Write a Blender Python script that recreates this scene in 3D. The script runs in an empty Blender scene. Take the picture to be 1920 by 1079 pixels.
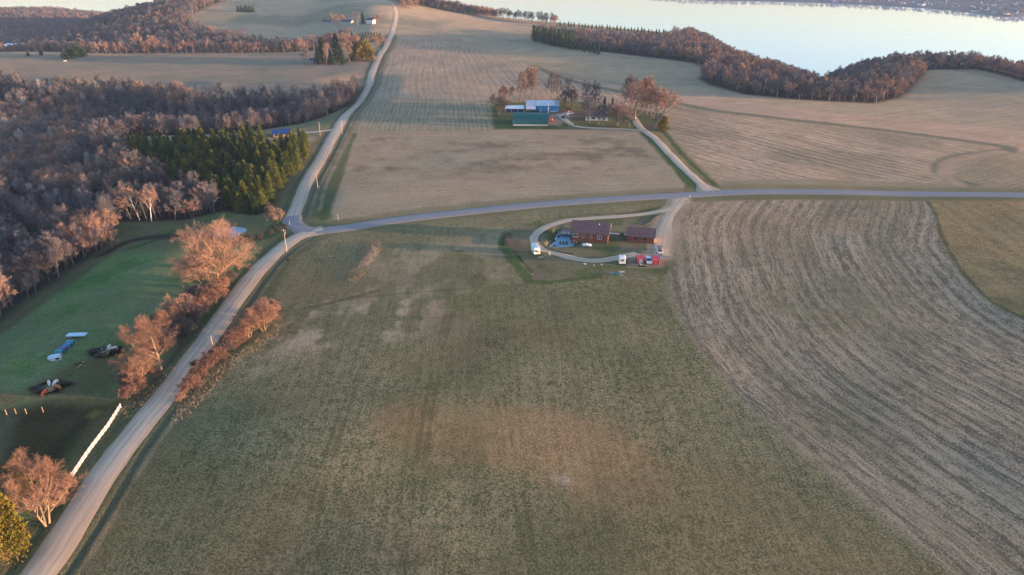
import bpy, math, random
import numpy as np
from mathutils import Vector, Matrix, Quaternion
R = math.radians
scene = bpy.context.scene
COL = scene.collection

# ------------------------------------------------------------------ camera
CAM_H = 100.0
PITCH = 25.8
cam_d = bpy.data.cameras.new('camera'); cam = bpy.data.objects.new('camera', cam_d); COL.objects.link(cam)
cam.location = (0, 0, CAM_H); cam.rotation_euler = (R(90 - PITCH), 0, 0)
cam_d.sensor_width = 36; cam_d.lens = 24.0; cam_d.clip_start = 0.5; cam_d.clip_end = 40000
scene.camera = cam
# ------------------------------------------------------------------ light
SUN_EL = 3.3; SUN_AZ = 98.0          # azimuth clockwise from +Y (straight ahead)
sdir = Vector((math.sin(R(SUN_AZ)) * math.cos(R(SUN_EL)), math.cos(R(SUN_AZ)) * math.cos(R(SUN_EL)), math.sin(R(SUN_EL))))
sun_d = bpy.data.lights.new('sun', 'SUN'); sun = bpy.data.objects.new('sun', sun_d); COL.objects.link(sun)
sun_d.energy = 2.2; sun_d.angle = R(0.55); sun_d.color = (1.0, 0.57, 0.35)
sun.rotation_euler = (-sdir).to_track_quat('-Z', 'Y').to_euler()
world = bpy.data.worlds.new('World'); scene.world = world; world.use_nodes = True
wn = world.node_tree; wn.nodes.clear()
wo = wn.nodes.new('ShaderNodeOutputWorld'); wb = wn.nodes.new('ShaderNodeBackground'); ws = wn.nodes.new('ShaderNodeTexSky')
ws.sky_type = 'NISHITA'; ws.sun_disc = False; ws.sun_elevation = R(SUN_EL); ws.sun_rotation = R(SUN_AZ)
ws.air_density = 1.0; ws.dust_density = 2.0; ws.ozone_density = 2.5; ws.altitude = 300
wb.inputs['Strength'].default_value = 0.15
tint = wn.nodes.new('ShaderNodeMix'); tint.data_type = 'RGBA'; tint.blend_type = 'MULTIPLY'; tint.inputs[0].default_value = 1; tint.inputs[7].default_value = (1.11, .985, .965, 1)
wn.links.new(ws.outputs[0], tint.inputs[6]); wn.links.new(tint.outputs[2], wb.inputs[0]); wn.links.new(wb.outputs[0], wo.inputs[0])
scene.view_settings.view_transform = 'Standard'; scene.view_settings.look = 'None'
scene.view_settings.gamma = 1.0; scene.view_settings.exposure = 2.9
scene.render.resolution_x = 1024; scene.render.resolution_y = 575
scene.render.engine = 'CYCLES'
try:
    scene.cycles.volume_step_rate = 4.0
    scene.cycles.max_bounces = 6; scene.cycles.transparent_max_bounces = 8; scene.cycles.volume_bounces = 0
except Exception: pass

# ------------------------------------------------------------------ maths
def sm(a, b, x):
    t = np.clip((x - a) / (b - a), 0, 1); return t * t * (3 - 2 * t)
_tabs = {}
def vn(x, y, s, seed=0):
    """smooth value noise 0..1, wavelength s metres"""
    if seed not in _tabs: _tabs[seed] = np.random.RandomState(seed).rand(256, 256)
    T = _tabs[seed]
    X = np.asarray(x, float) / s; Y = np.asarray(y, float) / s
    xi = np.floor(X).astype(int); yi = np.floor(Y).astype(int); fx = X - xi; fy = Y - yi
    fx = fx * fx * fx * (fx * (fx * 6 - 15) + 10); fy = fy * fy * fy * (fy * (fy * 6 - 15) + 10)
    a = T[xi & 255, yi & 255]; b = T[(xi + 1) & 255, yi & 255]; c = T[xi & 255, (yi + 1) & 255]; d = T[(xi + 1) & 255, (yi + 1) & 255]
    return (a * (1 - fx) + b * fx) * (1 - fy) + (c * (1 - fx) + d * fx) * fy
def fbm(x, y, s, seed=0, o=4):
    r = 0; a = .5; t = 0
    for i in range(o):
        r = r + a * vn(x + 17.3 * i, y - 9.1 * i, s, seed + i); t += a; a *= .55; s *= .47
    return r / t
def ray(px, py):
    u = (px - 960) / 1280.0; v = (540 - py) / 1280.0; c, s = math.cos(R(PITCH)), math.sin(R(PITCH))
    return np.array([u, c + v * s, -s + v * c])
def F(px, py, z=0.0):
    """where the photograph's ray meets the level z: (x, y)"""
    d = ray(px, py); t = (z - CAM_H) / d[2]; return (d[0] * t, d[1] * t)
def FL(pts, z=0.0): return np.array([F(p[0], p[1], p[2] if len(p) > 2 else z) for p in pts])
def sdf(X, Y, poly):
    """signed distance to a polygon, negative inside"""
    P = np.asarray(poly, float); n = len(P)
    D = np.full(X.shape, 1e18); ins = np.zeros(X.shape, bool)
    for i in range(n):
        ax, ay = P[i]; bx, by = P[(i + 1) % n]
        ex, ey = bx - ax, by - ay; wx, wy = X - ax, Y - ay
        t = np.clip((wx * ex + wy * ey) / (ex * ex + ey * ey + 1e-12), 0, 1)
        D = np.minimum(D, (wx - ex * t) ** 2 + (wy - ey * t) ** 2)
        c = ((ay <= Y) != (by <= Y)) & (X < ax + (Y - ay) * ex / (ey if abs(ey) > 1e-9 else 1e-9))
        ins ^= c
    D = np.sqrt(D); return np.where(ins, -D, D)
def spline(P, step=3.0):
    """Catmull-Rom through P, resampled"""
    P = np.asarray(P, float); Q = np.vstack([2 * P[0] - P[1], P, 2 * P[-1] - P[-2]]); out = []
    for i in range(1, len(Q) - 2):
        n = max(2, int(np.linalg.norm(Q[i + 1] - Q[i]) / step))
        for k in range(n):
            t = k / n
            out.append(.5 * ((2 * Q[i]) + (-Q[i - 1] + Q[i + 1]) * t + (2 * Q[i - 1] - 5 * Q[i] + 4 * Q[i + 1] - Q[i + 2]) * t * t + (-Q[i - 1] + 3 * Q[i] - 3 * Q[i + 1] + Q[i + 2]) * t ** 3))
    out.append(P[-1]); return np.array(out)
def pdist(X, Y, P):
    """distance, arc length and signed side (+ = right) to an open polyline"""
    D = np.full(X.shape, 1e18); S = np.zeros(X.shape); G = np.zeros(X.shape); s0 = 0.0
    for i in range(len(P) - 1):
        ax, ay = P[i]; bx, by = P[i + 1]; ex, ey = bx - ax, by - ay; L = math.hypot(ex, ey) + 1e-9
        wx, wy = X - ax, Y - ay; t = np.clip((wx * ex + wy * ey) / (L * L), 0, 1)
        d = (wx - ex * t) ** 2 + (wy - ey * t) ** 2; m = d < D
        D = np.where(m, d, D); S = np.where(m, s0 + t * L, S); G = np.where(m, np.sign(wx * ey - wy * ex), G); s0 += L
    return np.sqrt(D), S, G

# ------------------------------------------------------------------ plan of the place (level-ground positions)
W_VALLEY = FL([(-420, 800, -9), (-100, 665, -9), (0, 612, -9), (70, 560, -9), (150, 505, -9), (205, 470, -9), (212, 428, -9), (345, 418, -8), (420, 392, -6), (478, 386, -3),
               (425, 372, -6), (395, 345, -8), (330, 332, -9), (262, 300, -9), (232, 262, -9), (300, 264, -9), (430, 256, -7), (480, 244, -5), (560, 226, -3), (600, 206), (660, 182), (672, 152),
               (600, 168), (520, 172), (430, 168), (370, 176), (300, 158), (200, 152), (80, 158), (0, 150), (-420, 148)])
RD_NORTH = spline(FL([(-75, 1290), (20, 1140), (72, 1076), (138, 981), (190, 903), (266, 800), (300, 758), (371, 660), (437, 567), (482, 506), (527, 463), (560, 440), (590, 431)]), 4)
RD_ASPH = spline(FL([(548, 400), (547, 411), (556, 422), (580, 430), (640, 427), (720, 415), (850, 400), (1000, 385), (1180, 372), (1300, 365), (1400, 360), (1600, 360), (1920, 366), (2300, 374), (3000, 392)]), 4)
RD_FAR = spline(FL([(548, 404), (553, 385), (562, 362), (580, 332), (600, 300), (620, 265), (640, 230), (655, 205), (675, 180), (690, 155), (702, 130), (710, 110), (724, 88), (737, 66), (744, 53), (735, 46), (700, 45), (660, 44)]), 5)
DR_FARM = spline(FL([(1334, 361), (1318, 348), (1292, 325), (1260, 293), (1228, 262), (1203, 243), (1193, 231), (1188, 222), (1175, 217)]), 4)
DR_FARM2 = spline(FL([(1203, 246), (1170, 244), (1120, 242), (1085, 239), (1066, 231), (1054, 221), (1046, 215)]), 4)
DR_LOOP = spline(FL([(1281, 370), (1270, 382), (1252, 393), (1215, 401), (1160, 406), (1105, 410), (1060, 414), (1022, 427), (1005, 441), (1001, 453), (1012, 465), (1042, 475), (1080, 486), (1120, 490), (1160, 484), (1195, 476)]), 2)
DR_APRON = spline(FL([(1274, 374), (1266, 388), (1256, 402), (1248, 420), (1243, 440), (1240, 462), (1238, 480)]), 2)
DR_PINE = spline(FL([(633, 243), (610, 246), (585, 249), (560, 251), (542, 256)]), 3)
YARD = FL([(934, 452), (944, 436), (965, 428), (1010, 413), (1090, 402), (1180, 398), (1240, 386), (1262, 374), (1290, 374), (1268, 392), (1254, 412), (1250, 440), (1251, 515), (1240, 518), (1150, 515), (1060, 530), (992, 533), (962, 497), (935, 466)])
PATIO_PIT = FL([(1030, 465), (1046, 436), (1072, 438), (1083, 450), (1080, 464), (1050, 468)], -1.4)
BLUFF = np.vstack([np.array([[-3400, -3400], [-3400, 2150], [-1500, 2060], [-1000, 1900], [-700, 1580], [-450, 1500], [-300, 1440], [-200, 1330]]),
                   FL([(800, 40), (950, 40), (1040, 42), (1290, 62), (1345, 98), (1440, 125), (1530, 158), (1585, 160), (1625, 128), (1680, 116), (1750, 114), (1830, 116), (1920, 136), (2150, 190), (2700, 330)]),
                   np.array([[3400, -200], [3400, -3400]])])
HOME = F(1140, 450); FARM = F(1050, 220)
def hgt(x, y):
    x = np.atleast_1d(np.asarray(x, float)); y = np.atleast_1d(np.asarray(y, float))
    r = np.hypot(x, y)
    calm = 1 - .85 * np.exp(-((x - HOME[0]) ** 2 + (y - HOME[1]) ** 2) / (2 * 45 ** 2)) - .8 * np.exp(-((x - FARM[0]) ** 2 + (y - FARM[1]) ** 2) / (2 * 70 ** 2))
    h = calm * (2.2 * (vn(x, y, 150, 3) - .5) + 1.0 * (vn(x, y, 64, 5) - .5) + .25 * (vn(x, y, 23, 6) - .5))
    h = h + 3.6 * (vn(x, y, 330, 8) - .5) * sm(250, 600, r) * (1 - .95 * np.exp(-((x - FARM[0] - 30) / 130) ** 2 / 2 - ((y - FARM[1]) / 110) ** 2 / 2))
    h += 1.7 * np.exp(-((x + 44) / 34) ** 2 / 2 - ((y - 124) / 15) ** 2 / 2)          # low swell added to the near field so its slope catches the sun
    h += 2.2 * np.exp(-((x - 235) / 60) ** 2 / 2 - ((y - 205) / 70) ** 2 / 2)
    # wooded valley west of the road
    m = (x < 20) & (y > 60) & (y < 900)
    if m.any():
        s = np.full(x.shape, 99.); s[m] = sdf(x[m], y[m], W_VALLEY)
        v = sm(42, -75, s)
        h += -v * (21 + 9 * (vn(x, y, 110, 11) - .5))
    # far west: deep valley behind the field, wooded ridge and the hill fields
    a = sm(840, 980, y) * (1 - sm(-360, -190, x))
    h += -a * (34 + 16 * (vn(x, y, 210, 14) - .5))
    h += 57 * np.exp(-((x + 500) / 200) ** 2 / 2 - ((y - 1350) / 170) ** 2 / 2)
    h += 26 * np.exp(-((x + 300) / 170) ** 2 / 2 - ((y - 1290) / 150) ** 2 / 2)
    # walk-out level beside the house
    m = (np.abs(x - HOME[0]) < 60) & (np.abs(y - HOME[1]) < 60)
    if m.any():
        s = sdf(x[m], y[m], PATIO_PIT); h[m] -= 1.5 * sm(2.2, -.2, s)
    # roadside ditches
    m = (np.abs(x + 100) < 90) & (y > 0) & (y < 1300)
    if m.any():
        for rd, w in ((RD_NORTH, 3.4), (RD_FAR, 3.2)):
            d, _, _ = pdist(x[m], y[m], rd[::4]); h[m] -= .16 * np.exp(-((d - w - 1.9) / .8) ** 2)
    # the bluff down to the lake
    m = (y > 350) | (x > 500)
    if m.any():
        s = np.full(x.shape, -99.); s[m] = sdf(x[m], y[m], BLUFF)
        t = sm(-25, 190, s); h = h * (1 - t) + (-97) * t
    return h
def H1(x, y): return float(hgt(x, y)[0])
_ts = np.concatenate([np.linspace(60, 500, 441), np.linspace(502, 2600, 1050)])
def P(px, py):
    """where the photograph's ray meets the ground: Vector(x, y, z)"""
    d = ray(px, py); n = d / d[1]; Y = _ts; X = n[0] * Y; Z = CAM_H + n[2] * Y
    g = Z - hgt(X, Y); k = np.argmax(g < 0)
    if k == 0: x, y = F(px, py); return Vector((x, y, H1(x, y)))
    f = g[k - 1] / (g[k - 1] - g[k] + 1e-9); y = Y[k - 1] + f * (Y[k] - Y[k - 1]); x = n[0] * y
    return Vector((x, y, H1(x, y)))
def PH(px_top, base):
    """height above base at which the photo row px_top lies"""
    c, s = math.cos(R(PITCH)), math.sin(R(PITCH)); v = (540 - px_top) / 1280.0
    return CAM_H + base.y * (-s + v * c) / (c + v * s) - base.z

# ------------------------------------------------------------------ objects and materials
def tag(o, label=None, cat=None, group=None, kind=None):
    if label: o['label'] = label
    if cat: o['category'] = cat
    if group: o['group'] = group
    if kind: o['kind'] = kind
    return o
def mesh_data(name, v, f, mats=(), smooth=False, mi=None):
    me = bpy.data.meshes.new(name)
    if isinstance(f, np.ndarray):
        v = np.asarray(v, np.float32); n, k = f.shape
        me.vertices.add(len(v)); me.vertices.foreach_set('co', v.ravel())
        me.loops.add(n * k); me.loops.foreach_set('vertex_index', f.astype(np.int32).ravel())
        me.polygons.add(n); me.polygons.foreach_set('loop_start', np.arange(0, n * k, k, dtype=np.int32))
        me.polygons.foreach_set('loop_total', np.full(n, k, np.int32))
        me.update(calc_edges=True)
    else:
        me.from_pydata([tuple(p) for p in v], [], f); me.update()
    for m in mats: me.materials.append(m)
    if mi is not None: me.polygons.foreach_set('material_index', np.asarray(mi, np.int32))
    if smooth: me.polygons.foreach_set('use_smooth', np.ones(len(me.polygons), bool))
    return me
def link(name, me, parent=None, loc=None):
    o = bpy.data.objects.new(name, me); COL.objects.link(o)
    if parent: o.parent = parent
    if loc is not None: o.location = loc
    return o
def empty(name, loc, rz=0.0, s=1.0):
    o = bpy.data.objects.new(name, None); COL.objects.link(o); o.location = loc; o.rotation_euler = (0, 0, rz); o.scale = (s, s, s)
    o.empty_display_size = .3; return o
class MB:
    def __init__(s): s.v = []; s.f = []
    def add(s, v, f): n = len(s.v); s.v += [tuple(p) for p in v]; s.f += [[i + n for i in q] for q in f]; return s
    def box(s, x, y, z, sx, sy, sz, rz=0.0, rx=0.0, taper=1.0):
        """centre x, y; z = bottom"""
        M = Matrix.Rotation(rz, 3, 'Z') @ Matrix.Rotation(rx, 3, 'X'); q = []
        for k in (0, 1):
            t = taper if k else 1
            for a, b in ((-1, -1), (1, -1), (1, 1), (-1, 1)): q.append(M @ Vector((a * sx / 2 * t, b * sy / 2 * t, k * sz - sz / 2)) + Vector((x, y, z + sz / 2)))
        return s.add(q, [[3, 2, 1, 0], [4, 5, 6, 7], [0, 1, 5, 4], [1, 2, 6, 5], [2, 3, 7, 6], [3, 0, 4, 7]])
    def tube(s, a, b, r0, r1=None, n=8, cap=True):
        r1 = r0 if r1 is None else r1; a = Vector(a); b = Vector(b); d = (b - a).normalized(); u = d.orthogonal().normalized(); w = d.cross(u); q = []
        for c, r in ((a, r0), (b, r1)):
            for k in range(n): t = 2 * math.pi * k / n; q.append(c + (u * math.cos(t) + w * math.sin(t)) * r)
        f = [[k, (k + 1) % n, n + (k + 1) % n, n + k] for k in range(n)]
        if cap: f += [list(range(n))[::-1], list(range(n, 2 * n))]
        return s.add(q, f)
    def prism(s, prof, axis, a, b):
        """profile (list of 2-D points) swept along x or y from a to b"""
        n = len(prof); q = []
        for t in (a, b):
            for p in prof: q.append((t, p[0], p[1]) if axis == 'x' else (p[0], t, p[1]))
        return s.add(q, [[k, (k + 1) % n, n + (k + 1) % n, n + k] for k in range(n)] + [list(range(n))[::-1], list(range(n, 2 * n))])
    def torus(s, c, R0, r, n=20, m=6, sy=1.0):
        q = []; f = []
        for i in range(n):
            t = 2 * math.pi * i / n
            for j in range(m):
                w = 2 * math.pi * j / m; q.append((c[0] + (R0 + r * math.cos(w)) * math.cos(t), c[1] + sy * (R0 + r * math.cos(w)) * math.sin(t), c[2] + r * math.sin(w)))
                f.append([i * m + j, ((i + 1) % n) * m + j, ((i + 1) % n) * m + (j + 1) % m, i * m + (j + 1) % m])
        return s.add(q, f)
    def me(s, name, mat, smooth=False): return mesh_data(name, s.v, s.f, [mat], smooth)
    def build(s, name, mat, parent=None, smooth=False): return link(name, s.me(name, mat, smooth), parent)
def nodes(name):
    m = bpy.data.materials.new(name); m.use_nodes = True; nt = m.node_tree; return m, nt, nt.nodes['Principled BSDF']
def nn(nt, t, **k):
    n = nt.nodes.new(t)
    for a, b in k.items(): setattr(n, a, b)
    return n
def mathn(nt, op, a, b=None, c=None, clamp=False):
    n = nt.nodes.new('ShaderNodeMath'); n.operation = op; n.use_clamp = clamp
    for i, x in enumerate((a, b, c)):
        if x is None: continue
        if hasattr(x, 'is_output') or hasattr(x, 'links'): nt.links.new(x, n.inputs[i])
        else: n.inputs[i].default_value = x
    return n.outputs[0]
def noise(nt, vec, scale, detail=3, rough=.55, dims='3D'):
    n = nt.nodes.new('ShaderNodeTexNoise'); n.noise_dimensions = dims; n.inputs['Scale'].default_value = scale; n.inputs['Detail'].default_value = detail; n.inputs['Roughness'].default_value = rough
    if vec is not None: nt.links.new(vec, n.inputs['Vector'])
    return n.outputs[0]
def mixc(nt, f, a, b, mode='MIX'):
    n = nt.nodes.new('ShaderNodeMix'); n.data_type = 'RGBA'; n.blend_type = mode
    for s, x in ((n.inputs[0], f), (n.inputs[6], a), (n.inputs[7], b)):
        if hasattr(x, 'links'): nt.links.new(x, s)
        elif isinstance(x, (int, float)): s.default_value = x
        else: s.default_value = (*x, 1)
    return n.outputs[2]
def ramp(nt, f, a, b):
    """0..1 from a to b"""
    n = nt.nodes.new('ShaderNodeMapRange'); n.clamp = True; n.interpolation_type = 'SMOOTHSTEP'
    nt.links.new(f, n.inputs[0]); n.inputs[1].default_value = a; n.inputs[2].default_value = b; return n.outputs[0]
def simple(name, col, rough=.7, vary=.15, scale=3.0, metal=0.0, col2=None, bump=0.0, spec=None):
    """paint or cloth or bark: base colour broken by object-space noise"""
    m, nt, b = nodes(name); tc = nn(nt, 'ShaderNodeTexCoord'); f = noise(nt, tc.outputs['Object'], scale, 4)
    f2 = ramp(nt, f, .3, .7); c2 = col2 or tuple(c * (1 - vary * 1.6) for c in col)
    nt.links.new(mixc(nt, f2, col, c2), b.inputs['Base Color']); b.inputs['Roughness'].default_value = rough; b.inputs['Metallic'].default_value = metal
    if spec is not None: b.inputs['Specular IOR Level'].default_value = spec
    if bump:
        bp = nn(nt, 'ShaderNodeBump'); bp.inputs['Strength'].default_value = bump; bp.inputs['Distance'].default_value = .02
        nt.links.new(f, bp.inputs['Height']); nt.links.new(bp.outputs[0], b.inputs['Normal'])
    return m
def ribbed(name, col, axis=0, period=.4, depth=.25, rough=.5, metal=.0):
    """corrugated or boarded sheet: a stripe every period metres along the object axis"""
    m, nt, b = nodes(name); tc = nn(nt, 'ShaderNodeTexCoord'); sp = nn(nt, 'ShaderNodeSeparateXYZ'); nt.links.new(tc.outputs['Object'], sp.inputs[0])
    w = mathn(nt, 'SINE', mathn(nt, 'MULTIPLY', sp.outputs[axis], 2 * math.pi / period)); f = ramp(nt, w, -1, .2)
    n = noise(nt, tc.outputs['Object'], .8, 4); g = mathn(nt, 'MULTIPLY_ADD', ramp(nt, n, .25, .75), .25, .8)
    k = mathn(nt, 'MULTIPLY', mathn(nt, 'MULTIPLY_ADD', f, depth, 1 - depth), g)
    cc = nn(nt, 'ShaderNodeCombineColor')
    for i in range(3): nt.links.new(mathn(nt, 'MULTIPLY', k, col[i]), cc.inputs[i])
    nt.links.new(cc.outputs[0], b.inputs['Base Color']); b.inputs['Roughness'].default_value = rough; b.inputs['Metallic'].default_value = metal
    bp = nn(nt, 'ShaderNodeBump'); bp.inputs['Strength'].default_value = .5; bp.inputs['Distance'].default_value = .03
    nt.links.new(w, bp.inputs['Height']); nt.links.new(bp.outputs[0], b.inputs['Normal']); return m
# ================================================================== GROUND
def ground_mesh():
    a1 = np.radians(np.linspace(-46, 46, 1180)); step = lambda a, b, n: np.radians(np.linspace(a, b, n, endpoint=False))
    ang = np.concatenate([step(-180, -70, 28), step(-70, -46, 30), a1, np.radians(np.linspace(46, 70, 31))[1:], np.radians(np.linspace(70, 180, 29))[1:-1]])
    rr = [2., 12, 25, 38, 48, 56, 62]; r = 62.
    while r < 3600:
        r += min(max(.15, .00105 * (r * r + 1e4) / 100), 5.5 if r < 1700 else (14 if r < 2300 else 60)); rr.append(r)
    rr = np.array(rr); A, Q = np.meshgrid(ang, rr); X = (np.sin(A) * Q).ravel(); Y = (np.cos(A) * Q).ravel(); nr, na = A.shape
    i = np.arange(nr - 1)[:, None] * na; j = np.arange(na)[None]; j2 = (j + 1) % na
    f = np.stack([i + j, i + j2, i + na + j2, i + na + j], -1).reshape(-1, 4)[:, ::-1]
    Z = hgt(X, Y)
    f = np.vstack([f])
    return X, Y, Z, f, np.arange(na)
GX, GY, GZ, GF, ring = ground_mesh()
N = len(GX); CA = np.zeros((N, 3)); CB = np.zeros((N, 3)); RU = np.zeros((N, 3)); TU = np.zeros((N, 3))   # straw / soil colours, rows (across, along, strength), tufts (size, strength, soft)
far = sm(330, 420, GY)[:, None]; CA[:] = np.array((.145, .135, .07)) * (1 - far) + far * np.array((.36, .28, .19)); CB[:] = np.array((.085, .098, .048)) * (1 - far) + far * np.array((.24, .195, .135)); TU[:] = (1.6, .8, 0)
def W(poly, soft=2.0, z=0.0, world=False):
    p = np.asarray(poly, float) if world else FL(poly, z)
    x0, y0 = p.min(0) - 3 * soft; x1, y1 = p.max(0) + 3 * soft
    idx = np.nonzero((GX > x0) & (GX < x1) & (GY > y0) & (GY < y1))[0]
    s = sdf(GX[idx], GY[idx], p); return idx, sm(soft, -soft, s), s
def put(idx, w, a, b, tu=None, ru=None):
    w3 = w[:, None]
    CA[idx] = CA[idx] * (1 - w3) + np.array(a) * w3; CB[idx] = CB[idx] * (1 - w3) + np.array(b) * w3
    if tu is not None: TU[idx] = TU[idx] * (1 - w3) + np.array(tu) * w3
    if ru is None: RU[idx, 2] *= (1 - w)
    else:
        m = w > .5; RU[idx[m], 0] = ru[0][m]; RU[idx[m], 1] = ru[1][m]
        amp = ru[2] * sm(.5, 1, w); RU[idx, 2] = np.where(m, amp, RU[idx, 2] * (1 - 2 * np.minimum(w, .5)))
def field(poly, a, b, tu=(1.2, .7, 0), heading=0.0, spacing=3.0, amp=0.0, soft=1.2, z=0.0, wob=0.0):
    idx, w, s = W(poly, soft, z); x, y = GX[idx], GY[idx]; h = R(heading)
    ac = (x * math.cos(h) - y * math.sin(h) + wob * (vn(x, y, 60, 31) - .5)) / spacing; al = (x * math.sin(h) + y * math.cos(h)) / spacing
    put(idx, w, a, b, tu, (ac, al, amp)); return idx, w, s
def tone(idx, w, col, amt, both=True):
    k = (w * amt)[:, None]; CA[idx] = CA[idx] * (1 - k) + np.array(col) * k
    if both: CB[idx] = CB[idx] * (1 - k) + np.array(col) * .72 * k
def band(P0, width, a, b, soft=1.0, tu=None, amt=1.0, side=0, off=0.0):
    x0, y0 = P0.min(0) - width - 6 - abs(off); x1, y1 = P0.max(0) + width + 6 + abs(off)
    idx = np.nonzero((GX > x0) & (GX < x1) & (GY > y0) & (GY < y1))[0]; d, _, g = pdist(GX[idx], GY[idx], P0[::2] if len(P0) > 30 else P0)
    if off: d = np.abs(d * (g if side else 1) - off)
    put(idx, sm(width / 2 + soft, width / 2 - soft, d + 1.2 * (vn(GX[idx], GY[idx], 5, 40) - .5)) * amt, a, b, tu)

TAN = (.30, .235, .155); TAN2 = (.20, .165, .11)
# big near hay field
NEAR = [(60, 1300), (150, 1079), (260, 900), (350, 790), (470, 640), (510, 560), (545, 490), (600, 448), (640, 437), (850, 411), (1000, 396), (1180, 383), (1262, 378), (1250, 420), (1252, 520), (1260, 570), (1300, 645), (1360, 722), (1420, 786), (1530, 872), (1640, 962), (1790, 1079), (1960, 1240), (1960, 2600), (-200, 2600)]
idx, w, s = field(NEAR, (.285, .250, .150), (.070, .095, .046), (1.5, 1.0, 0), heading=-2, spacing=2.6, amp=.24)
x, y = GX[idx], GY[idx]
def spot(pts, soft, z=0): p = FL(pts, z); return sm(soft, -soft, sdf(x, y, p) + soft * 1.3 * (fbm(x, y, 22, 50) - .5) * 2)
tone(idx, w * spot([(700, 790), (750, 765), (1000, 775), (1130, 790), (1200, 850), (1180, 900), (1080, 930), (960, 905), (820, 870), (730, 850)], 7), (.36, .23, .125), .55)  # orange-brown patch: low sunlight painted into the cover colour, over browned clover
tone(idx, w * spot([(150, 1300), (330, 960), (600, 1000), (900, 1300)], 14), (.20, .15, .075), .45)
tone(idx, w * spot([(900, 1090), (1000, 980), (1300, 900), (1500, 940), (1750, 1120), (1300, 1300)], 14), (.21, .165, .08), .45)
pale = w * spot([(420, 700), (500, 600), (560, 560), (640, 500), (760, 450), (960, 440), (940, 520), (880, 560), (850, 620), (760, 640), (640, 655), (520, 700), (440, 760)], 10)
pat = sm(.43, .56, .6 * fbm(x * .8, y, 16, 61, 4) + .4 * fbm(x, y * .35, 6, 64, 3))
tone(idx, pale * pat, (.45, .375, .27), .8); tone(idx, pale * (1 - pat), (.17, .17, .09), .5)
tone(idx, w * spot([(525, 560), (545, 490), (600, 450), (640, 437), (1000, 396), (1000, 440), (940, 540), (800, 560), (600, 570)], 8), (.22, .205, .115), .5)
tone(idx, w * sm(.5, .75, fbm(x, y, 60, 70)) * .8, (.10, .125, .055), .5)
tone(idx, w * sm(.55, .7, fbm(x + 300, y, 35, 72)), (.21, .165, .095), .4)
i2, w2, _ = W([(1035, 900), (1060, 895), (1078, 908), (1060, 915), (1040, 910)], 1.0); tone(i2, w2, (.36, .31, .23), .8)
# vehicle tracks and the waterway in the near field
band(spline(FL([(390, 560), (525, 583), (600, 575), (660, 560), (710, 548)]), 3), 1.6, (.085, .075, .05), (.06, .06, .035), .5, amt=.6)
band(spline(FL([(640, 565), (720, 556), (880, 545), (1000, 535), (1100, 526), (1240, 508)]), 3), 1.5, (.12, .12, .06), (.09, .10, .045), .6, amt=.5)
for k, pts in enumerate([[(770, 1079), (800, 800), (830, 640), (850, 560)], [(560, 1079), (640, 800), (700, 650)], [(640, 900), (560, 860), (520, 820)], [(1000, 1079), (950, 820), (920, 640)], [(585, 470), (600, 500), (590, 530)], [(860, 470), (880, 500), (905, 530)]]):
    for o in (-.9, .9): band(spline(FL(pts) + np.array([o, 0]), 3), .55, (.085, .085, .045), (.07, .075, .036), .35, amt=.45)
for k in range(13):
    a = Vector((-62 + k * 13.7, 60)); c_ = np.array([[a.x + 3 * math.sin(k), a.y], [a.x - 2 + 4 * math.sin(k * 2.1), 130], [a.x - 6 + 3 * math.sin(k * 3.7), 190], [a.x - 10 + 3 * math.cos(k), 235]])
    for o in (-.9, .9): band(spline(c_ + np.array([o, 0]), 3), .5, (.12, .12, .065), (.085, .09, .045), .4, amt=.28)
# curved corn-stubble field on the right
CURVE = spline(FL([(1330, 340), (1285, 378), (1262, 405), (1253, 440), (1252, 520), (1262, 570), (1300, 645), (1360, 722), (1420, 786), (1530, 872), (1640, 962), (1790, 1079), (1960, 1240), (2200, 1600)]), 4)
STUB = [(1283, 378), (1480, 373), (1735, 375), (1752, 395), (1760, 440), (1790, 500), (1850, 570), (1920, 608), (2100, 700), (2500, 1000), (2500, 1600), (1960, 1240), (1790, 1079), (1640, 962), (1530, 872), (1420, 786), (1360, 722), (1300, 645), (1262, 570), (1252, 520), (1253, 440), (1262, 405)]
idx, w, s = W(STUB, 1.2); x, y = GX[idx], GY[idx]; d, al, _ = pdist(x, y, CURVE[::2]); d = d + 3.0 * (vn(x, y, 55, 80) - .5)
put(idx, w, (.355, .300, .215), (.130, .122, .094), (.9, .85, 0), (d / 4.3, al / 5.5, .85))
tone(idx, w * sm(.45, .7, fbm(d, al * .25, 16, 82)), (.175, .165, .11), .45)
tone(idx, w * sm(.5, .75, fbm(x, y, 45, 84)) * sm(200, 300, y), (.40, .28, .18), .4)
tone(idx, w * sm(.45, .7, fbm(x, y, 50, 88)) * sm(260, 170, y), (.175, .18, .11), .5)
band(CURVE[2:], 2.4, (.30, .27, .19), (.13, .13, .07), .7, amt=.6)
idx, w, s = field([(1738, 374), (1755, 395), (1763, 440), (1793, 500), (1853, 570), (1923, 608), (2300, 800), (2900, 700), (2600, 385), (1920, 376)], (.40, .285, .145), (.16, .135, .068), (1.6, .95, 0), heading=8, spacing=7, amp=.3)
x, y = GX[idx], GY[idx]; tone(idx, w * sm(.45, .65, fbm(x, y, 40, 90)), (.46, .30, .15), .6); tone(idx, w * sm(.55, .75, fbm(x, y + 90, 40, 93)), (.15, .15, .07), .6)
band(spline(FL([(1738, 372), (1757, 410), (1764, 440), (1793, 500), (1853, 570), (1923, 608), (2100, 700)]), 3), 1.4, (.10, .10, .055), (.08, .085, .04), .6, amt=.7)
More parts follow.
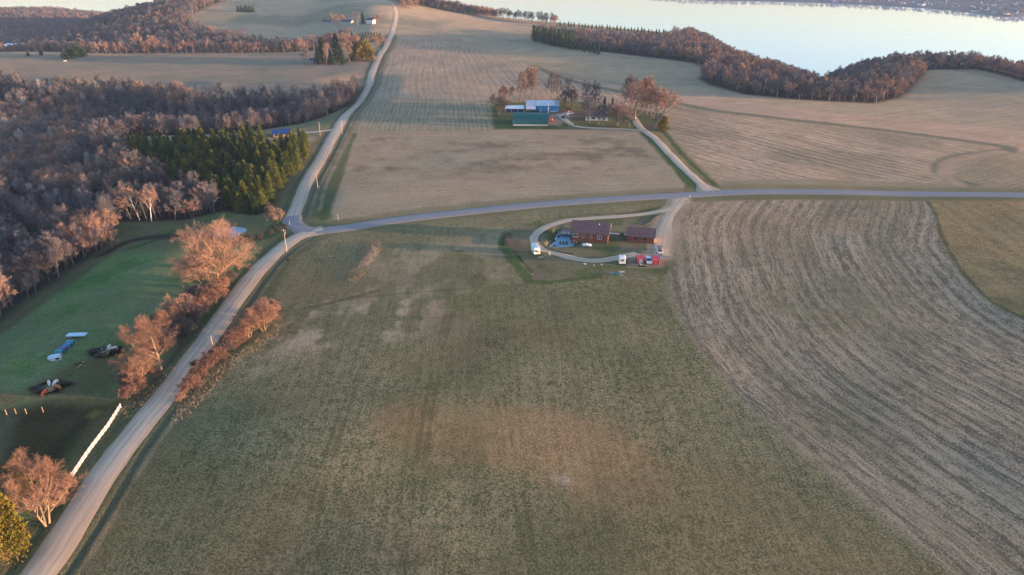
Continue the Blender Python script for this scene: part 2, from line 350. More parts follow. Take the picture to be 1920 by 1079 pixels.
# field between the two roads
idx, w, s = field([(612, 412), (640, 340), (668, 254), (920, 251), (1190, 250), (1215, 272), (1262, 316), (1284, 347), (1280, 359), (1180, 366), (1000, 379), (850, 394), (720, 408)], (.36, .29, .20), (.22, .185, .125), (1.3, .55, 0), heading=86, spacing=3.2, amp=.45)
x, y = GX[idx], GY[idx]; top = w * spot([(680, 256), (1180, 256), (1240, 310), (900, 325), (660, 318)], 12)
tone(idx, top * sm(.38, .66, .5 * fbm(x * .3, y, 16, 100, 5) + .5 * fbm(x, y, 9, 107, 4)), (.15, .125, .095), .75)
tone(idx, w * sm(.52, .72, fbm(x * .5, y, 18, 104)), (.35, .30, .21), .5)
idx, w, s = field([(655, 248), (672, 192), (920, 193), (923, 247)], (.310, .27, .195), (.17, .155, .10), (1.2, .4, 0), heading=-5, spacing=3.0, amp=.75)
# the big field running up to the ridge
idx, w, s = field([(690, 188), (722, 110), (752, 60), (790, 47), (1040, 50), (1290, 70), (1230, 84), (1130, 80), (1000, 64), (900, 70), (960, 100), (1040, 130), (1056, 152), (1150, 174), (1246, 192), (1252, 214), (1180, 203), (1060, 189), (1000, 190), (920, 192)], (.41, .315, .225), (.24, .20, .145), (1.6, .4, 0), heading=-6.5, spacing=5.5, amp=.62, wob=6)
x, y = GX[idx], GY[idx]; tone(idx, w * sm(.5, .72, fbm(x, y * .6, 90, 110)), (.29, .235, .155), .45); tone(idx, w * sm(.5, .68, fbm(x * .3, y, 60, 113)), (.40, .285, .195), .6)
# strips to the right of the farm
G1 = [(780, 50), (1000, 52), (1300, 72), (1420, 100), (1320, 130), (1400, 176), (1640, 192), (1745, 150), (1740, 125), (1920, 150), (2300, 220), (2300, 270), (1900, 240), (1500, 215), (1250, 170), (1080, 146), (1000, 128), (900, 95), (860, 75)]
idx, w, s = field(G1, (.42, .315, .205), (.28, .225, .145), (1.4, .35, 0), heading=62, spacing=9, amp=.4, soft=5)
x, y = GX[idx], GY[idx]; tone(idx, w * sm(.5, .7, fbm(x * .5 + y * .2, y, 70, 117)), (.28, .24, .15), .55); tone(idx, w * sm(.55, .72, fbm(x * .3, y, 40, 119)), (.33, .27, .19), .5)
F2 = [(1040, 150), (1250, 170), (1500, 208), (1900, 240), (2400, 280), (2400, 340), (1920, 300), (1900, 272), (1780, 258), (1600, 240), (1400, 216), (1250, 190), (1120, 165)]
field(F2, (.48, .33, .225), (.30, .22, .155), (1.3, .4, 0), heading=78, spacing=6, amp=.5, soft=4)
F1 = [(1250, 250), (1240, 205), (1400, 218), (1600, 243), (1780, 262), (1880, 275), (1780, 300), (1775, 330), (1800, 345), (1920, 352), (1700, 356), (1400, 357), (1352, 353), (1300, 300)]
idx, w, s = field(F1, (.47, .335, .225), (.22, .185, .125), (1.3, .45, 0), heading=-38, spacing=6.0, amp=.8, soft=2, wob=14)
x, y = GX[idx], GY[idx]; tone(idx, w * sm(.5, .7, fbm(x, y, 60, 121)), (.19, .18, .12), .45); tone(idx, w * sm(-22, -2, s) * .8, (.33, .27, .175), .4)
idx, w, s = field([(1350, 357), (1352, 340), (1500, 335), (1700, 340), (1920, 352), (2300, 366), (1920, 362), (1600, 356)], (.31, .25, .165), (.21, .18, .115), (1.2, .4, 0), heading=88, spacing=3, amp=.5, soft=2)
field([(1772, 320), (1790, 302), (1850, 288), (1960, 278), (2400, 300), (2400, 372), (1960, 356), (1830, 348), (1785, 335)], (.35, .27, .17), (.21, .175, .115), (1.3, .5, 0), heading=60, spacing=3, amp=.6, soft=2)
STRIP = spline(FL([(1000, 128), (1060, 152), (1150, 172), (1250, 191), (1330, 208), (1400, 217), (1500, 228), (1600, 238), (1700, 249), (1800, 262), (1880, 272), (1897, 279), (1860, 285), (1800, 293), (1768, 306), (1762, 322), (1785, 336), (1820, 345)]), 5)
band(STRIP, 8.0, (.19, .18, .125), (.13, .13, .09), 2.2, (1.5, .6, 0)); band(spline(FL([(1880, 283), (1830, 292), (1790, 300), (1774, 312), (1776, 330), (1800, 344)]), 4), 7, (.46, .33, .225), (.34, .245, .165), 2, amt=.7)
# triangle beside the farm drive, grass banks
field([(1195, 246), (1215, 238), (1252, 250), (1300, 300), (1356, 356), (1340, 358), (1296, 318), (1245, 272)], (.305, .225, .12), (.175, .15, .075), (1.6, .7, 0), soft=2)
band(spline(FL([(1240, 245), (1275, 285), (1310, 320), (1350, 356)]), 3), 3.0, (.10, .125, .055), (.07, .095, .04), 1)
band(spline(FL([(1208, 252), (1252, 296), (1290, 338), (1302, 356)]), 3), 5.5, (.085, .115, .055), (.06, .09, .04), 1.5)
# verges along both roads
band(RD_ASPH, 22, (.205, .185, .11), (.135, .135, .07), 2.5, (1.2, .7, 0), amt=.7)
band(RD_FAR, 21, (.175, .16, .10), (.10, .105, .06), 2.5, (1.3, .7, 0), amt=.85); band(RD_NORTH, 21, (.165, .15, .09), (.085, .10, .05), 2.5, (1.3, .8, 0), amt=.85)
for rd in (RD_FAR, RD_NORTH):
    band(rd, 1.7, (.10, .11, .085), (.07, .085, .065), .5, off=5.2, side=1, amt=.45); band(rd, 1.0, (.36, .28, .18), (.22, .18, .11), .5, off=7.2, side=1, amt=.6); band(rd, 2.2, (.075, .095, .05), (.055, .07, .038), .9, off=-5.8, side=1, amt=.7)
band(spline(FL([(610, 408), (620, 360), (640, 310), (665, 252)]), 3), 3, (.12, .135, .07), (.10, .115, .055), 1.2); band(spline(FL([(598, 395), (610, 350), (632, 300), (652, 258)]), 3), 1.4, (.28, .24, .16), (.22, .18, .12), .6)
i2, w2, _ = W([(590, 400), (615, 380), (625, 408), (600, 412)], 2); tone(i2, w2, (.07, .11, .045), .7)
# pasture, mud and creek west of the road
PAST = [(-420, 900), (-100, 690), (0, 622), (70, 570), (150, 515), (210, 470), (215, 430), (345, 420), (420, 394), (480, 386), (530, 400), (540, 425), (520, 445), (460, 510), (400, 580), (330, 660), (262, 750), (225, 760), (160, 860), (60, 1000), (-300, 1100)]
idx, w, s = field(PAST, (.185, .235, .100), (.075, .155, .050), (2.4, .8, 0), soft=2, z=-3)
x, y = GX[idx], GY[idx]; tone(idx, w * sm(.48, .68, fbm(x, y * 1.4, 17, 130)), (.08, .175, .055), .65); tone(idx, w * sm(.5, .7, fbm(x + 50, y, 20, 133)), (.20, .215, .13), .5)
i2, w2, _ = W([(205, 470), (215, 425), (345, 418), (480, 386), (535, 400), (540, 430), (490, 470), (460, 470), (330, 480)], 6, -3); tone(i2, w2, (.14, .125, .075), .8)
band(spline(FL([(250, 468), (290, 458), (330, 440), (372, 420), (430, 405)], -4), 3), 4, (.055, .12, .04), (.045, .10, .035), 1.2)
band(spline(FL([(195, 478), (235, 460), (290, 457), (330, 462)], -6), 3), 6, (.055, .045, .035), (.045, .045, .03), 1.8)
band(spline(FL([(455, 450), (500, 447), (520, 430), (535, 415)], -2), 3), 7, (.055, .09, .04), (.045, .08, .035), 1.8)
i2, w2, _ = W([(-300, 760), (60, 742), (140, 690), (200, 660), (250, 655), (252, 690), (240, 750), (226, 762), (0, 790), (-300, 830)], 5, -3); n = fbm(GX[i2], GY[i2], 10, 140)
tone(i2, w2 * (.35 + .65 * sm(.35, .6, n)), (.135, .11, .06), .8)
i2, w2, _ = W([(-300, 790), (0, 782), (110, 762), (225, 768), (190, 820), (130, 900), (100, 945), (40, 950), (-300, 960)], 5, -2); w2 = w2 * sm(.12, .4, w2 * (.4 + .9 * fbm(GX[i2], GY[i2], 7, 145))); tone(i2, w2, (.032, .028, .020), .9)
i2, w2, _ = W([(-300, 800), (0, 790), (45, 775), (10, 880), (-300, 900)], 2, -2); tone(i2, w2, (.10, .12, .085), .6)
i2, w2, _ = W([(165, 795), (180, 782), (195, 785), (180, 800)], 1.2, -2); tone(i2, w2, (.16, .15, .05), .9)
for q in ((96, 727), (200, 660)):
    c = P(*q); i2 = np.nonzero((abs(GX - c.x) < 9) & (abs(GY - c.y) < 9))[0]; d = np.hypot((GX[i2] - c.x) / 1.6, GY[i2] - c.y) + 1.5 * (vn(GX[i2], GY[i2], 2.5, 150) - .5); tone(i2, sm(4.0, 2.2, d), (.016, .011, .008), .97)
# pine drive clearing, far-left field, hill fields
field([(330, 268), (430, 258), (480, 247), (560, 229), (600, 209), (640, 208), (620, 245), (600, 262), (560, 268), (440, 262)], (.215, .20, .125), (.12, .125, .065), (1.3, .6, 0), soft=2, z=-2)
idx, w, s = field([(-500, 98), (0, 104), (150, 104), (300, 100), (530, 93), (600, 104), (690, 118), (680, 150), (600, 172), (430, 172), (300, 164), (0, 160), (-500, 165)], (.31, .235, .17), (.215, .17, .125), (1.5, .4, 0), heading=85, spacing=5, amp=.25, soft=6)
x, y = GX[idx], GY[idx]; tone(idx, w * sm(.45, .7, fbm(x * .4, y, 50, 160)), (.235, .22, .155), .6)
HILLF = np.array([[-470, 1120], [-330, 1060], [-210, 1000], [-130, 1000], [-60, 1230], [-140, 1320], [-300, 1400], [-380, 1440], [-470, 1430], [-500, 1330], [-520, 1200]])
idx, w, s = W(HILLF, 12, world=True); x, y = GX[idx], GY[idx]
put(idx, w, (.42, .32, .21), (.29, .23, .155), (1.6, .3, 0), ((x * .3 + y) / 6, x / 6, .3)); tone(idx, w * sm(.45, .65, fbm(x * .5, y, 70, 170)), (.18, .185, .12), .6)
# leaf litter under the woods
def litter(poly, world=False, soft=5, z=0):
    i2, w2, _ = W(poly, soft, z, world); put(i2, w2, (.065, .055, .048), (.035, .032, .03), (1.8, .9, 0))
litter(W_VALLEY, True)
RIGHTWOOD = [(1000, 62), (1010, 76), (1040, 88), (1130, 99), (1250, 112), (1300, 118), (1330, 132), (1310, 148), (1330, 160), (1395, 178), (1500, 186), (1640, 191), (1690, 178), (1712, 160), (1735, 130), (1830, 129), (1880, 140), (1930, 154), (2300, 240), (2500, 200), (1700, 60), (1300, 64), (1240, 80), (1130, 76)]
litter(RIGHTWOOD)
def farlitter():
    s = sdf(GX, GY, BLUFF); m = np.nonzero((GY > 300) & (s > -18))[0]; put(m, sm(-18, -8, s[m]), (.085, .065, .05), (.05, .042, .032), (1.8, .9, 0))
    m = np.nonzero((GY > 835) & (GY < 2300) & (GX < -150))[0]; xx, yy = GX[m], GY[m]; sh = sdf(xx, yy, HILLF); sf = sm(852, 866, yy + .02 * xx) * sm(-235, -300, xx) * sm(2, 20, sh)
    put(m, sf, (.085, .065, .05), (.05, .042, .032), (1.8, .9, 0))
farlitter()
# house yard
i2, w2, s2 = W(YARD, .8, world=True); x, y = GX[i2], GY[i2]
put(i2, w2, (.195, .175, .105), (.120, .125, .065), (.9, .8, 0)); tone(i2, w2 * sm(.45, .65, fbm(x, y, 9, 180)), (.10, .13, .05), .7); tone(i2, w2 * sm(.5, .7, fbm(x + 9, y, 11, 183)), (.235, .195, .14), .6)
GR = ((.105, .135, .055), (.060, .095, .035))
band(spline(FL([(955, 440), (946, 449), (944, 462), (958, 484), (974, 505), (992, 527)]), 2), 3.8, *GR, .9); band(spline(FL([(990, 529), (1030, 531), (1080, 525), (1120, 519)]), 2), 2.6, *GR, .9); band(spline(FL([(1100, 506), (1150, 503), (1200, 505), (1244, 508), (1250, 490), (1250, 440), (1258, 408), (1280, 388)]), 2), 4.0, *GR, 1.2, amt=.7)
band(spline(FL([(1000, 515), (960, 468), (952, 455)]), 2), 1.0, (.05, .075, .03), (.04, .06, .025), .5)
for pts, c, a in (([(1025, 435), (1042, 436), (1040, 449), (1022, 447)], (.06, .12, .035), .7), ([(950, 452), (975, 448), (985, 468), (975, 480), (960, 472)], (.15, .12, .09), .7), ([(1000, 505), (1018, 505), (1025, 524), (1000, 526)], (.19, .155, .12), .8),
                  ([(1182, 480), (1240, 466), (1248, 480), (1244, 504), (1176, 503), (1174, 492)], (.30, .235, .18), .9), ([(1232, 430), (1254, 430), (1252, 500), (1232, 470)], (.30, .22, .15), .8), ([(1150, 405), (1235, 396), (1255, 385), (1262, 392), (1240, 410), (1180, 412)], (.12, .125, .06), .5), ([(1092, 414), (1170, 409), (1168, 424), (1145, 424)], (.10, .125, .05), .7)):
    i3, w3, _ = W(pts, 1.2); tone(i3, w3, c, a)
band(spline(FL([(1160, 402), (1200, 398), (1240, 388), (1250, 378)]), 2), 1.6, (.055, .085, .03), (.045, .07, .03), .6, amt=.8)
band(DR_APRON, 11, (.335, .27, .20), (.25, .21, .155), 1.2, (.7, .35, 0), amt=.9)
# farmyard
idx, w, s = field([(922, 205), (930, 196), (1000, 192), (1060, 190), (1180, 205), (1240, 215), (1255, 245), (1232, 248), (1210, 246), (1150, 243), (1050, 244), (925, 244)], (.155, .15, .075), (.09, .115, .045), (1.5, .7, 0), soft=2)
x, y = GX[idx], GY[idx]; tone(idx, w * sm(.42, .6, fbm(x, y, 22, 190)), (.06, .105, .04), .7)
for pts, c, a in (([(1062, 196), (1140, 200), (1140, 210), (1064, 208)], (.25, .19, .08), .8), ([(1030, 214), (1070, 210), (1100, 214), (1060, 228), (1050, 238), (1030, 236)], (.29, .23, .18), .85), ([(1065, 214), (1100, 212), (1100, 228), (1075, 228)], (.14, .09, .07), .7), ([(1205, 232), (1240, 238), (1238, 246), (1205, 246)], (.15, .10, .08), .7)):
    i3, w3, _ = W(pts, 2); tone(i3, w3, c, a)

def saturate(A_, k, g):
    L = A_.mean(1, keepdims=True); return np.clip((L + (A_ - L) * k) * np.array(g), .008, .8)
CA = saturate(CA, 1.0, (1.0, 1.0, .96)); CB = saturate(CB, 1.0, (.95, .95, .90))
gm, nt, bs = nodes('ground_cover')
at = lambda n: nn(nt, 'ShaderNodeAttribute', attribute_name=n)
ca, cb, ru, tu = at('cover'), at('soil'), at('rows'), at('tuft'); geo = nn(nt, 'ShaderNodeNewGeometry'); pos = geo.outputs['Position']
sr = nn(nt, 'ShaderNodeSeparateXYZ'); nt.links.new(ru.outputs['Vector'], sr.inputs[0]); stt = nn(nt, 'ShaderNodeSeparateXYZ'); nt.links.new(tu.outputs['Vector'], stt.inputs[0])
def cvec(a, b, ka, kb):
    c = nn(nt, 'ShaderNodeCombineXYZ'); nt.links.new(mathn(nt, 'MULTIPLY', a, ka), c.inputs[0]); nt.links.new(mathn(nt, 'MULTIPLY', b, kb), c.inputs[1]); return c.outputs[0]
streak = noise(nt, cvec(sr.outputs[0], sr.outputs[1], 1.5, .10), 1.0, 3, .6, '2D'); fine = noise(nt, cvec(sr.outputs[0], sr.outputs[1], 5.0, .9), 1.0, 2, .6, '2D')
wave = mathn(nt, 'SINE', mathn(nt, 'MULTIPLY', mathn(nt, 'ADD', sr.outputs[0], mathn(nt, 'MULTIPLY', fine, .25)), 2 * math.pi))
rowf = mathn(nt, 'ADD', mathn(nt, 'MULTIPLY', mathn(nt, 'SUBTRACT', streak, .5), 1.9), mathn(nt, 'ADD', mathn(nt, 'MULTIPLY', wave, .22), mathn(nt, 'MULTIPLY', mathn(nt, 'SUBTRACT', fine, .5), 2.4)))
t1 = noise(nt, pos, 1.9, 4, .68); t2 = noise(nt, pos, .42, 3, .6); t3 = noise(nt, pos, 4.5, 2, .6); t4 = noise(nt, pos, .05, 3, .6)
tf = mathn(nt, 'ADD', mathn(nt, 'MULTIPLY', mathn(nt, 'SUBTRACT', t1, .5), 4.8), mathn(nt, 'ADD', mathn(nt, 'MULTIPLY', mathn(nt, 'SUBTRACT', t2, .5), 1.5), mathn(nt, 'MULTIPLY', mathn(nt, 'SUBTRACT', t3, .5), 2.0)))
mixf = mathn(nt, 'ADD', .5, mathn(nt, 'ADD', mathn(nt, 'MULTIPLY', rowf, sr.outputs[2]), mathn(nt, 'MULTIPLY', tf, mathn(nt, 'MULTIPLY', stt.outputs[1], .85))), None, True)
colr = mixc(nt, mixf, cb.outputs['Color'], ca.outputs['Color'])
val = mathn(nt, 'MULTIPLY_ADD', mathn(nt, 'SUBTRACT', t4, .5), .5, 1.0); fin = mathn(nt, 'MULTIPLY_ADD', mathn(nt, 'SUBTRACT', t3, .5), 1.3, 1.0)
vv = nn(nt, 'ShaderNodeVectorMath'); vv.operation = 'SCALE'; nt.links.new(colr, vv.inputs[0]); nt.links.new(mathn(nt, 'MULTIPLY', val, fin), vv.inputs[3])
nt.links.new(vv.outputs[0], bs.inputs['Base Color']); bs.inputs['Roughness'].default_value = 1.0; bs.inputs['Specular IOR Level'].default_value = 0.0
bp = nn(nt, 'ShaderNodeBump'); bp.inputs['Distance'].default_value = .22; bp.inputs['Strength'].default_value = .8
nt.links.new(mathn(nt, 'ADD', mathn(nt, 'MULTIPLY', tf, stt.outputs[1]), mathn(nt, 'MULTIPLY', rowf, sr.outputs[2])), bp.inputs['Height']); nt.links.new(bp.outputs[0], bs.inputs['Normal'])
GM = gm
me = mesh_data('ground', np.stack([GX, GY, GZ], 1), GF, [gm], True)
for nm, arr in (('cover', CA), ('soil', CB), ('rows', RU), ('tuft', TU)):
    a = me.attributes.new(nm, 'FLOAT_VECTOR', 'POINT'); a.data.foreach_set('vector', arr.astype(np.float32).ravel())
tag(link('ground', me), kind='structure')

# ================================================================== ROADS
def ribbon(name, C, w, mat, lift=.10, crown=.08, n=6, ragged=.25, ends=None):
    C = np.asarray(C); T = np.gradient(C, axis=0); T /= np.linalg.norm(T, axis=1)[:, None] + 1e-9; Nn = np.stack([T[:, 1], -T[:, 0]], 1); v = []; uv = []
    rs = np.random.RandomState(len(C)); s = np.concatenate([[0], np.cumsum(np.linalg.norm(np.diff(C, axis=0), axis=1))])
    wl = w / 2 + ragged * (vn(s, 0 * s, 9, 200) - .5) * 2 + ragged * (vn(s, 0 * s, 3, 201) - .5); wr = w / 2 + ragged * (vn(s, 0 * s + 50, 9, 202) - .5) * 2 + ragged * (vn(s, 0 * s, 3, 203) - .5)
    if ends is not None: e = ends(s, s[-1]); wl = wl + e; wr = wr + e
    V = []
    for k in range(n + 3):
        if k == 0: t = -1.0; dz = -.06
        elif k == n + 2: t = 1.0; dz = -.06
        else: t = (k - 1) / n * 2 - 1; dz = lift + crown * (1 - t * t)
        off = np.where(t < 0, t * wl, t * wr) + (1.1 * t if dz < 0 else 0)
        x = C[:, 0] + Nn[:, 0] * off; y = C[:, 1] + Nn[:, 1] * off; V.append(np.stack([x, y, hgt(x, y) + dz, off, s], 1))
    V = np.stack(V, 1); m = V.shape[1]; L = len(C); i = np.arange(L - 1)[:, None] * m; j = np.arange(m - 1)[None]
    f = np.stack([i + j, i + j + 1, i + m + j + 1, i + m + j], -1).reshape(-1, 4)[:, ::-1]
    me = mesh_data(name, V[..., :3].reshape(-1, 3), f, [mat], True)
    a = me.attributes.new('track', 'FLOAT_VECTOR', 'POINT'); q = np.zeros((L * m, 3), np.float32); q[:, :2] = V[..., 3:].reshape(-1, 2); a.data.foreach_set('vector', q.ravel())
    return tag(link(name, me), kind='structure')
def road_mat(name, c1, c2, wear, edge):
    m, nt, b = nodes(name); a = nn(nt, 'ShaderNodeAttribute', attribute_name='track'); sp = nn(nt, 'ShaderNodeSeparateXYZ'); nt.links.new(a.outputs['Vector'], sp.inputs[0])
    geo = nn(nt, 'ShaderNodeNewGeometry'); c = nn(nt, 'ShaderNodeCombineXYZ'); nt.links.new(mathn(nt, 'MULTIPLY', sp.outputs[0], 1.6), c.inputs[0]); nt.links.new(mathn(nt, 'MULTIPLY', sp.outputs[1], .045), c.inputs[1])
    st = noise(nt, c.outputs[0], 1.0, 3, .6, '2D'); g = noise(nt, geo.outputs['Position'], 5, 4, .6); big = noise(nt, geo.outputs['Position'], .12, 3)
    base = mixc(nt, ramp(nt, mathn(nt, 'ADD', mathn(nt, 'MULTIPLY', st, .6), mathn(nt, 'MULTIPLY', big, .4)), .38, .62), c1, c2)
    base = mixc(nt, mathn(nt, 'MULTIPLY', ramp(nt, g, .35, .7), .35), base, wear); wt = ramp(nt, mathn(nt, 'ABSOLUTE', mathn(nt, 'SUBTRACT', mathn(nt, 'ABSOLUTE', mathn(nt, 'SUBTRACT', sp.outputs[0], mathn(nt, 'MULTIPLY', mathn(nt, 'SUBTRACT', big, .5), 1.6))), .95)), .65, .15); base = mixc(nt, mathn(nt, 'MULTIPLY', wt, .55), base, wear); e = ramp(nt, mathn(nt, 'ADD', mathn(nt, 'ABSOLUTE', sp.outputs[0]), mathn(nt, 'MULTIPLY', g, .8)), 2.7, 3.5)
    nt.links.new(mixc(nt, mathn(nt, 'MULTIPLY', e, .55), base, edge), b.inputs['Base Color']); b.inputs['Roughness'].default_value = .95; b.inputs['Specular IOR Level'].default_value = .1
    bp = nn(nt, 'ShaderNodeBump'); bp.inputs['Strength'].default_value = .35; bp.inputs['Distance'].default_value = .03; nt.links.new(g, bp.inputs['Height']); nt.links.new(bp.outputs[0], b.inputs['Normal']); return m
M_GRAV = road_mat('pale_gravel', (.47, .36, .26), (.34, .27, .20), (.54, .43, .32), (.26, .21, .13))
M_ASPH = road_mat('worn_asphalt', (.175, .185, .21), (.215, .215, .225), (.25, .24, .235), (.25, .215, .16))
M_DRIVE = road_mat('drive_gravel', (.42, .33, .23), (.33, .265, .19), (.48, .38, .28), (.25, .21, .13))
ribbon('gravel_road', np.vstack([RD_NORTH, FL([(606, 429)])]), 5.6, M_GRAV, .12, .10, ends=lambda s, L: 1.6 * sm(L - 16, L, s))
ribbon('gravel_road', RD_FAR, 5.6, M_GRAV, .125, .10)
ribbon('asphalt_road', RD_ASPH, 6.6, M_ASPH, .16, .10, ragged=.08)
ribbon('farm_drive', DR_FARM, 3.6, M_GRAV, .11, .05, ends=lambda s, L: 4.2 * sm(15, 0, s)); ribbon('farm_drive', DR_FARM2, 3.2, M_DRIVE, .10, .05)
ribbon('house_drive', DR_LOOP, 2.9, M_DRIVE, .05, .04, ends=lambda s, L: .5 * sm(12, 0, s)); ribbon('house_drive', DR_APRON, 4.2, M_DRIVE, .035, .04, ends=lambda s, L: 2.6 * sm(10, 0, s) + 1.2 * sm(30, 45, s))
ribbon('pine_drive', DR_PINE, 3.0, M_DRIVE, .08, .04)

# ================================================================== WATER AND FAR SHORE
def water_mat(name, rough, bscale, bstr, col):
    m, nt, b = nodes(name); geo = nn(nt, 'ShaderNodeNewGeometry'); mp = nn(nt, 'ShaderNodeMapping'); nt.links.new(geo.outputs['Position'], mp.inputs[0]); mp.inputs['Scale'].default_value = (.35, 1, 1)
    b.inputs['Base Color'].default_value = (*col, 1); b.inputs['Roughness'].default_value = rough; b.inputs['IOR'].default_value = 1.33
    n = noise(nt, mp.outputs[0], bscale, 4, .6); bp = nn(nt, 'ShaderNodeBump'); bp.inputs['Strength'].default_value = bstr; bp.inputs['Distance'].default_value = .2
    nt.links.new(n, bp.inputs['Height']); nt.links.new(bp.outputs[0], b.inputs['Normal']); return m
LAKE_Z = -92.0
th = np.linspace(0, 2 * math.pi, 97)[:-1]; lv = [(0, 4200, LAKE_Z)] + [(13500 * math.cos(t), 4200 + 13500 * math.sin(t), LAKE_Z) for t in th]; lf = [[0, 1 + k, 1 + (k + 1) % 96] for k in range(96)]
tag(link('lake', mesh_data('lake', lv, lf, [water_mat('lake_water', .05, .05, .05, (.52, .51, .50))])), kind='structure')
SHORE = [F(px, py, LAKE_Z) for px, py in ((1180, -8), (1300, 1), (1430, 3), (1560, 7), (1640, 11), (1700, 14), (1755, 18), (1800, 23), (1840, 27), (1872, 33), (1925, 33), (2050, 30), (2300, 36), (2900, 60))]
SH = spline(SHORE, 60); SHP = np.vstack([SH, [[9000, 4200], [9000, 9500], [-3500, 9500], [-1500, 6400]]])
fx, fy = np.meshgrid(np.linspace(-3600, 9000, 200), np.linspace(1800, 9400, 170)); fx = fx.ravel(); fy = fy.ravel(); sd = sdf(fx, fy, SHP)
fh = np.where(sd < 0, LAKE_Z + 1 + 5 * sm(0, -60, sd) + 26 * sm(-250, -2200, sd) * vn(fx, fy, 900, 210) * 2 + 5 * vn(fx, fy, 160, 212) * sm(-40, -200, sd), LAKE_Z - 4)
def grid_faces(nx, ny): i = np.arange(ny - 1)[:, None] * nx; j = np.arange(nx - 1)[None]; return np.stack([i + j, i + j + 1, i + nx + j + 1, i + nx + j], -1).reshape(-1, 4)
m, nt, b = nodes('far_shore_land'); geo = nn(nt, 'ShaderNodeNewGeometry'); k1 = noise(nt, geo.outputs['Position'], .012, 5, .65); k2 = noise(nt, geo.outputs['Position'], .05, 4, .6)
nt.links.new(mixc(nt, ramp(nt, k2, .42, .6), mixc(nt, ramp(nt, k1, .45, .58), (.06, .055, .045), (.16, .14, .10)), (.05, .045, .04)), b.inputs['Base Color']); b.inputs['Roughness'].default_value = 1; M_FAR = m
# the shoreline itself is one strip that follows the water's edge exactly
tag(link('far_shore', mesh_data('far_shore', np.stack([fx, fy, fh], 1), grid_faces(200, 170), [m], True)), kind='structure')
# ================================================================== VEGETATION
def bark(name, c, c2, rough=.95): return simple(name, c, rough, .2, 1.3, col2=c2, spec=.1)
def twig_mat(name, a, b, trans=0.0):
    m, nt, bs = nodes(name); oi = nn(nt, 'ShaderNodeObjectInfo'); tc = nn(nt, 'ShaderNodeTexCoord'); f = noise(nt, tc.outputs['Object'], .45, 3)
    k = mathn(nt, 'ADD', mathn(nt, 'MULTIPLY', oi.outputs['Random'], .75), mathn(nt, 'MULTIPLY', ramp(nt, f, .3, .7), .25))
    nt.links.new(mixc(nt, k, a, b), bs.inputs['Base Color']); bs.inputs['Roughness'].default_value = .9; bs.inputs['Specular IOR Level'].default_value = .15; return m
T_GREY = twig_mat('twigs_grey_brown', (.100, .112, .132), (.190, .160, .145)); T_RUST = twig_mat('twigs_rusty', (.135, .085, .066), (.25, .150, .105)); T_PALE = twig_mat('twigs_pale', (.27, .165, .12), (.32, .22, .155))
T_DARK = twig_mat('twigs_dark', (.07, .065, .068), (.12, .10, .095)); T_SILV = twig_mat('twigs_silver', (.30, .31, .29), (.36, .36, .33))
B_GREY = bark('bark_grey', (.17, .145, .12), (.10, .085, .07)); B_TAN = bark('bark_tan', (.30, .215, .13), (.18, .135, .09)); B_WHITE = bark('bark_white', (.55, .53, .48), (.36, .34, .31)); B_DARK = bark('bark_dark', (.09, .07, .055), (.05, .04, .03))
T_ROSE = twig_mat('twigs_rose', (.25, .165, .125), (.33, .22, .165))
N_PINE = twig_mat('needles_pine', (.085, .125, .030), (.165, .175, .036)); N_DARK = twig_mat('needles_dark', (.036, .070, .032), (.065, .105, .04)); N_GOLD = twig_mat('needles_golden', (.22, .165, .03), (.30, .20, .04)); N_JUN = twig_mat('needles_juniper', (.125, .115, .022), (.20, .155, .026))
N_GRASS = twig_mat('dry_grass', (.20, .165, .11), (.28, .225, .15)); N_BLUEB = twig_mat('grey_brush', (.20, .20, .20), (.27, .25, .24))

def tubes(segs, n):
    """segs: rows of (a xyz, b xyz, r0, r1) -> tapered n-sided tubes"""
    S = np.asarray(segs, float); a = S[:, 0:3]; b = S[:, 3:6]; d = b - a; d /= np.linalg.norm(d, axis=1)[:, None] + 1e-9
    h = np.where(np.abs(d[:, 2:3]) < .9, np.array([[0, 0, 1.]]), np.array([[1., 0, 0]])); u = np.cross(d, h); u /= np.linalg.norm(u, axis=1)[:, None] + 1e-9; w = np.cross(d, u); V = []
    for c, r in ((a, S[:, 6]), (b, S[:, 7])):
        for k in range(n): t = 2 * math.pi * k / n; V.append(c + (u * math.cos(t) + w * math.sin(t)) * r[:, None])
    V = np.stack(V, 1); m = len(S); base = (np.arange(m) * 2 * n)[:, None, None]
    q = np.array([[k, (k + 1) % n, n + (k + 1) % n, n + k] for k in range(n)])[None]; return V.reshape(-1, 3), (base + q).reshape(-1, 4)
def slivers(A, B, wd, rs):
    """twigs: a thin two-sided kite each"""
    d = B - A; L = np.linalg.norm(d, axis=1)[:, None] + 1e-9; r = rs.randn(*A.shape); s = np.cross(d / L, r); s /= np.linalg.norm(s, axis=1)[:, None] + 1e-9
    M = A + d * .35; V = np.stack([A, M + s * wd / 2, B, M - s * wd / 2], 1).reshape(-1, 3); return V, (np.arange(len(A)) * 4)[:, None] + np.array([[0, 1, 2, 3]])
def rot_about(d, ang, rs):
    r = Vector(rs.randn(3)); ax = d.cross(r)
    if ax.length < 1e-6: ax = Vector((1, 0, 0))
    return (Quaternion(ax.normalized(), ang) @ d).normalized()
